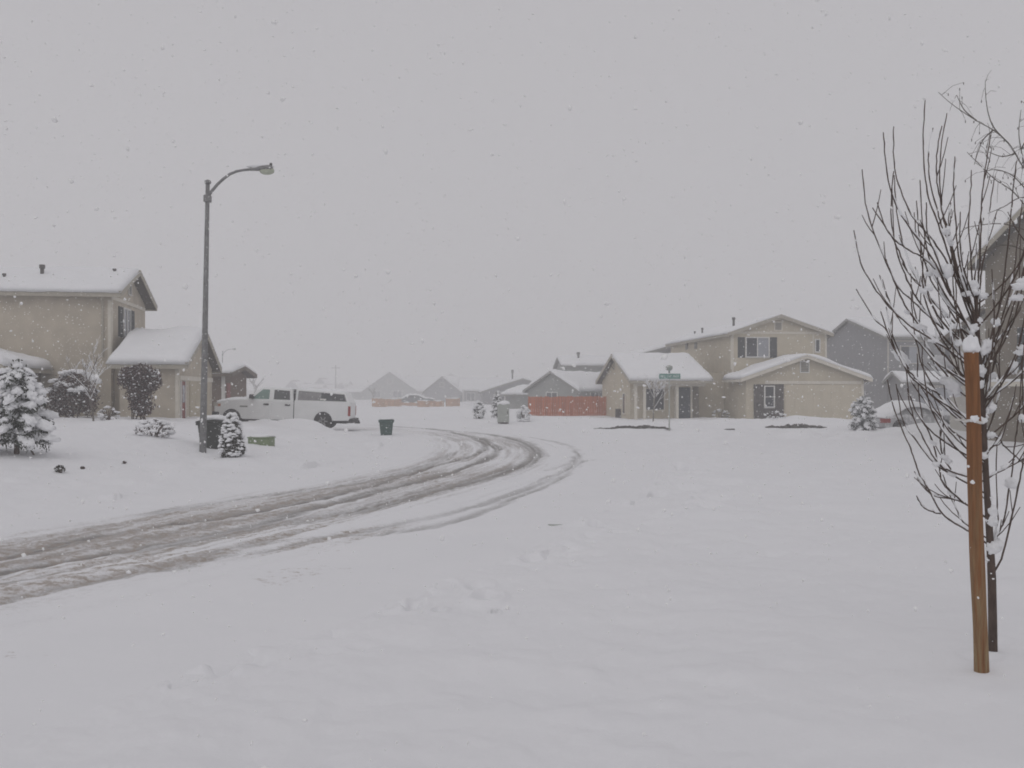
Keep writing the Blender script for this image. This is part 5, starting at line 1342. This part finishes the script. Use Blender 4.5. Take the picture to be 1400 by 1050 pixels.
def near_tree():
    p0 = on_ground(1357.5, 890); Y = p0.y
    root = thing('bare_tree', 'leafless young tree with upswept twigs and snow clumps in the near foreground', 'tree', p0)
    rnd = random.Random(4); random.seed(4)
    def P(px, py, dy): 
        q = at(px, py, Y+dy); return q-p0
    tr_px = [(1358, 893), (1357, 840), (1356, 790), (1353, 730), (1348, 650), (1344.5, 570), (1340, 500), (1337, 450), (1334, 400)]
    def trx(py): return float(np.interp(-py, [-b for _, b in tr_px], [a for a, _ in tr_px]))
    tp = [P(a, b, 0) for a, b in tr_px]; tp[0].z -= 0.15
    tr = MB(); tr.tube(tp, [.031, .029, .028, .024, .021, .018, .015, .012, .008], 10); trunk = tr.build('trunk', 'bark', root, True)
    ALL = []
    for pts, dy in BR:
        base_py = pts[-1][1]; n = len(pts)
        P3 = [P(a, b, dy*(1-i/(n-1))**1.2) for i, (a, b) in enumerate(pts)]
        if abs(pts[-1][0]-trx(base_py)) < 14: P3[-1] = P(trx(base_py), base_py+4, 0)
        pp = catmull([tuple(v) for v in P3], 5)
        pp[1:-1] += np.array([[rnd.gauss(0, .0014), rnd.gauss(0, .003), rnd.gauss(0, .0012)] for _ in range(len(pp)-2)])
        ALL.append(pp)
        m = len(pp); L = np.linalg.norm(np.diff(pp, axis=0), axis=1).sum()
        rb = 0.0045+0.0016*min(1.8, L/1.1)
        rad = [0.0034+(rb-0.0034)*(i/(m-1))**1.1 for i in range(m)]
        for i in range(m):   # swollen buds at nodes
            if i % 4 == 2 and i < m*0.8: rad[i] *= 1.22
        mb = MB(); mb.tube([Vector(q) for q in pp], rad, 7)
        # side shoots, short and upswept
        for _ in range(rnd.randint(0, 3)):
            i = rnd.randint(int(m*.2), m-3); q = Vector(pp[i]); back = (Vector(pp[i])-Vector(pp[i+1])).normalized()
            d = (back+Vector((rnd.uniform(-.8, .8), rnd.uniform(-.8, .8), rnd.uniform(.1, .7)))).normalized(); l = rnd.uniform(.06, .30)
            mb.tube([q, q+d*l*.35, q+d*l*.7+Vector((0, 0, l*.08)), q+d*l+Vector((0, 0, l*.24))], [.0042, .0036, .0032, .0026], 5)
        br = mb.build('branch', 'bark', root, True)
        i = 1
        while i < m-3:
            k = rnd.randint(2, 6); run = [Vector(q) for q in pp[i:min(i+k+1, m-1)]]
            d = (run[-1]-run[0]).normalized() if len(run) > 1 else Vector((0, 0, 1))
            if len(run) > 2 and abs(d.z) < 0.94 and rnd.random() < max(0.10, 1.2-abs(d.z)**3):
                rr = [rad[min(i+j, m-1)] for j in range(len(run))]; e = rnd.uniform(1.0, 2.1)
                pts_ = [q+Vector((rnd.uniform(-.001, .001), 0, r_*(.9+.5*e))) for q, r_ in zip(run, rr)]
                sb = MB(); sb.tube(pts_, [0.001]+[r_*e*rnd.uniform(.7, 1.15) for r_ in rr[1:-1]]+[0.001], 7); sb.build('snow_ridge', 'snow', br, True)
            i += k+rnd.randint(0, 3)
    # larger clumps lodged in the forks
    CL_ = [(1251,404,11,10),(1290,318,8,10),(1297,335,8,9),(1333,398,13,12),(1345,412,10,9),(1320,405,9,9),(1288,378,13,16),(1275,372,8,7),(1282,488,24,9,35),(1297,500,20,11,40),(1312,532,20,14,30),(1260,445,12,6,25),
      (1290,430,8,6),(1350,472,10,18),(1343,505,8,13),(1340,528,8,11),(1347,572,11,9),(1352,560,9,12),(1358,708,11,17),(1362,748,14,15),(1356,770,9,9),(1391,668,15,10),(1368,395,14,10),(1376,415,12,9),(1358,440,9,8),
      (1325,620,7,9),(1345,625,7,10),(1300,628,10,6,25),(1318,678,10,5,20),(1308,650,11,5,20),(1270,640,9,5,35),(1385,480,12,10),(1372,520,11,8,-30),(1395,505,8,14),(1310,470,9,7),(1266,470,8,5),(1330,450,9,12),(1300,450,8,8),
      (1352,600,8,8),(1280,605,7,5,30),(1365,640,8,5,-20),(1320,585,12,8,35),(1305,560,11,6,40),(1340,440,8,10),(1385,575,7,9),(1396,545,7,12),(1243,430,7,5,25),(1354,680,6,10)]
    s = Y/F
    ALL = np.concatenate(ALL+[np.array([tuple(v) for v in catmull([tuple(q) for q in tp], 8)])])
    for c in CL_:
        px, py, w, h = c[:4]; w *= .98; h *= .92; an = c[4] if len(c) > 4 else 0
        mb = MB(); rot = Matrix.Rotation(R(an), 3, 'Y')
        c0 = P(px, py, 0); dd = np.hypot(ALL[:, 0]-c0.x, ALL[:, 2]-c0.z); j = int(np.argmin(dd)); near_pt = Vector(ALL[j])
        ctr = Vector((c0.x, near_pt.y, c0.z)).lerp(near_pt, 0.65)+Vector((0, 0, 0.25*min(w, h)*s))
        k = max(1, int(max(w, h)/6))
        for _ in range(k+1):
            o = rot @ Vector((rnd.uniform(-.45, .45)*w*s, rnd.uniform(-.3, .3)*min(w, h)*s, rnd.uniform(-.45, .45)*h*s))
            mb.blob(ctr+o, (w*s*rnd.uniform(.45, .7), min(w, h)*s*.6, h*s*rnd.uniform(.45, .7)), 2, .35, 1.8, 0, rot)
        mb.build('snow_clump', 'snow', root, True)
near_tree()

# birch with hanging seed twigs, reaching in from the right
def birch():
    Y = 10.0; x = (1462-700)*Y/F; g = tz(x, Y)
    root = thing('birch_tree', 'fine twigged birch with tiny seed cones reaching in at the top right corner', 'tree', (x, Y, g))
    rnd = random.Random(14); random.seed(14); o = Vector((x, Y, g))
    P = lambda px, py, dy=0: at(px, py, Y+dy)-o
    tr = MB(); tr.tube([Vector((0, 0, -.2)), Vector((-.03, 0, 1.2)), P(1452, 420), P(1440, 310), P(1428, 250)], [.06, .055, .045, .032, .02], 9); tr.build('trunk', 'barkgrey', root)
    main = [[(1428,250),(1402,232),(1388,210),(1378,195),(1358,178),(1335,165),(1312,150),(1296,138),(1283,126)],
            [(1378,195),(1360,176),(1352,158),(1348,135),(1347,112)], [(1440,310),(1410,290),(1385,262),(1360,245),(1340,226),(1322,208)],
            [(1402,232),(1396,205),(1393,180),(1396,150)], [(1440,320),(1405,315),(1370,306),(1338,308),(1318,312)], [(1436,300),(1405,262),(1384,240),(1362,232),(1345,235)],
            [(1450,400),(1410,350),(1375,335),(1345,345),(1328,352)], [(1428,250),(1420,200),(1415,160)], [(1358,178),(1345,190),(1338,205),(1332,225)], [(1440,290),(1400,270),(1372,283),(1350,292)],
            [(1335,165),(1318,150),(1308,130)],[(1388,210),(1370,214),(1352,208)],[(1396,205),(1410,170),(1400,140)]]
    for pl in main:
        dy = rnd.uniform(-.4, .4); n = len(pl)
        pp = catmull([tuple(P(a, b, dy*i/n)) for i, (a, b) in enumerate(pl)], 5); m = len(pp)
        mb = MB(); mb.tube([Vector(q) for q in pp], [.0066*(1-.80*i/m)+.0010 for i in range(m)], 5)
        cn = MB()
        for i in range(2, m, 2):
            for _ in range(rnd.randint(0, 2)):
                q = Vector(pp[i]); d = Vector((rnd.uniform(-1, 1), rnd.uniform(-.6, .6), rnd.uniform(-1.1, .8))).normalized(); l = rnd.uniform(.06, .26)
                e = q+d*l; mb.tube([q, q+d*l*.5+Vector((0, 0, .01)), e-Vector((0, 0, l*.15))], [.0025, .002, .0015], 4)
                if rnd.random() < .75: cn.blob(e-Vector((0, 0, l*.15+.012)), (.005, .005, .014), 1, .1)
        b = mb.build('branch', 'barkgrey', root)
        if cn.v: cn.build('seed_cones', 'barkgrey', b, True)
birch()

# ------------------------------------------------------------------ falling snow (uncountable): one object
def flakes():
    n = 76000
    c = np.stack([RNG.uniform(-15, 15, n), RNG.uniform(1.6, 26, n), RNG.uniform(0.15, 11, n)], -1)
    d = np.linalg.norm(c-np.array([0, 0, EYE]), axis=1)
    keep = (np.abs(c[:, 0]) < 0.60*c[:, 1]+1.5)
    c = c[keep]; d = d[keep]; n = len(c)
    r = RNG.lognormal(math.log(0.0050), 0.48, n); r = np.clip(r, 0.0020, 0.015); r = np.where(d < 4, np.minimum(r, 0.0042), r)
    v0, f0 = ico(0); v0 = np.array([tuple(v) for v in v0]); f0 = np.array(f0)
    k = len(v0)
    jit = RNG.uniform(0.55, 1.35, (n, k, 1)); sq = RNG.uniform(0.6, 1.4, (n, 1, 3))
    V = (c[:, None, :]+v0[None]*jit*sq*r[:, None, None]).reshape(-1, 3)
    q = (f0[None]+(np.arange(n)*k)[:, None, None]).reshape(-1, 3)
    o = grid_obj('falling_snow', V, q, M['flake']); o['kind'] = 'stuff'
    o['label'] = 'white snowflakes falling through the air'
    return o
flakes()

# ------------------------------------------------------------------ haze of the snowfall
def haze(y0, y1, dens):
    mb = MB(); mb.box(-700, 700, y0, y1, -6, 75)
    m = bpy.data.materials.new('snow_haze'); m.use_nodes = True; nt = m.node_tree
    nt.nodes.remove(nt.nodes['Principled BSDF'])
    vs = nt.nodes.new('ShaderNodeVolumeScatter'); vs.inputs['Density'].default_value = dens; vs.inputs['Anisotropy'].default_value = 0.0
    vs.inputs['Color'].default_value = (1, 0.995, 1, 1)
    nt.links.new(vs.outputs['Volume'], nt.nodes['Material Output'].inputs['Volume'])
    o = mb.build('haze', m); return struct(o)
haze(-60, 80, 0.0041)      # the snowfall thickens beyond the bend
haze(80.05, 1100, 0.0088)

# ------------------------------------------------------------------ light, sky, camera
SUN_EL, SUN_AZ = 48, 200
w = bpy.data.worlds.new('World'); SC.world = w; w.use_nodes = True
nt = w.node_tree; N = nt.nodes; L = nt.links
bg = N['Background']
sky = N.new('ShaderNodeTexSky'); sky.sky_type = 'NISHITA'; sky.sun_disc = False
sky.sun_elevation = R(SUN_EL); sky.sun_rotation = R(SUN_AZ); sky.air_density = 1.0; sky.dust_density = 6.0; sky.ozone_density = 1.0
hs = N.new('ShaderNodeHueSaturation'); hs.inputs['Saturation'].default_value = 0.06
L.new(sky.outputs['Color'], hs.inputs['Color'])
mx = N.new('ShaderNodeMix'); mx.data_type = 'RGBA'; mx.inputs['Factor'].default_value = 0.85
L.new(hs.outputs['Color'], mx.inputs['A']); mx.inputs['B'].default_value = (4.78, 4.65, 4.88, 1)
L.new(mx.outputs['Result'], bg.inputs['Color']); bg.inputs['Strength'].default_value = 0.10
sd = bpy.data.lights.new('sun', 'SUN'); sd.energy = 0.30; sd.angle = R(60); sd.color = (1, 0.98, 0.96)
so = bpy.data.objects.new('sun', sd); COL.objects.link(so)
so.rotation_euler = (R(90-SUN_EL), 0, R(180-SUN_AZ))

cam = bpy.data.cameras.new('camera'); co = bpy.data.objects.new('camera', cam); COL.objects.link(co)
co.location = (0, 0, EYE); co.rotation_euler = (R(90), 0, 0)
cam.sensor_width = 36; cam.lens = 36*F/1400; cam.shift_y = (HZ-525)/1400
cam.clip_start = 0.05; cam.clip_end = 5000
SC.camera = co
SC.view_settings.view_transform = 'Standard'; SC.view_settings.look = 'None'; SC.view_settings.exposure = 0
SC.render.engine = 'CYCLES'
SC.cycles.use_denoising = True
SC.cycles.max_bounces = 10; SC.cycles.diffuse_bounces = 3; SC.cycles.glossy_bounces = 2; SC.cycles.transmission_bounces = 2; SC.cycles.volume_bounces = 6
SC.cycles.filter_width = 1.8
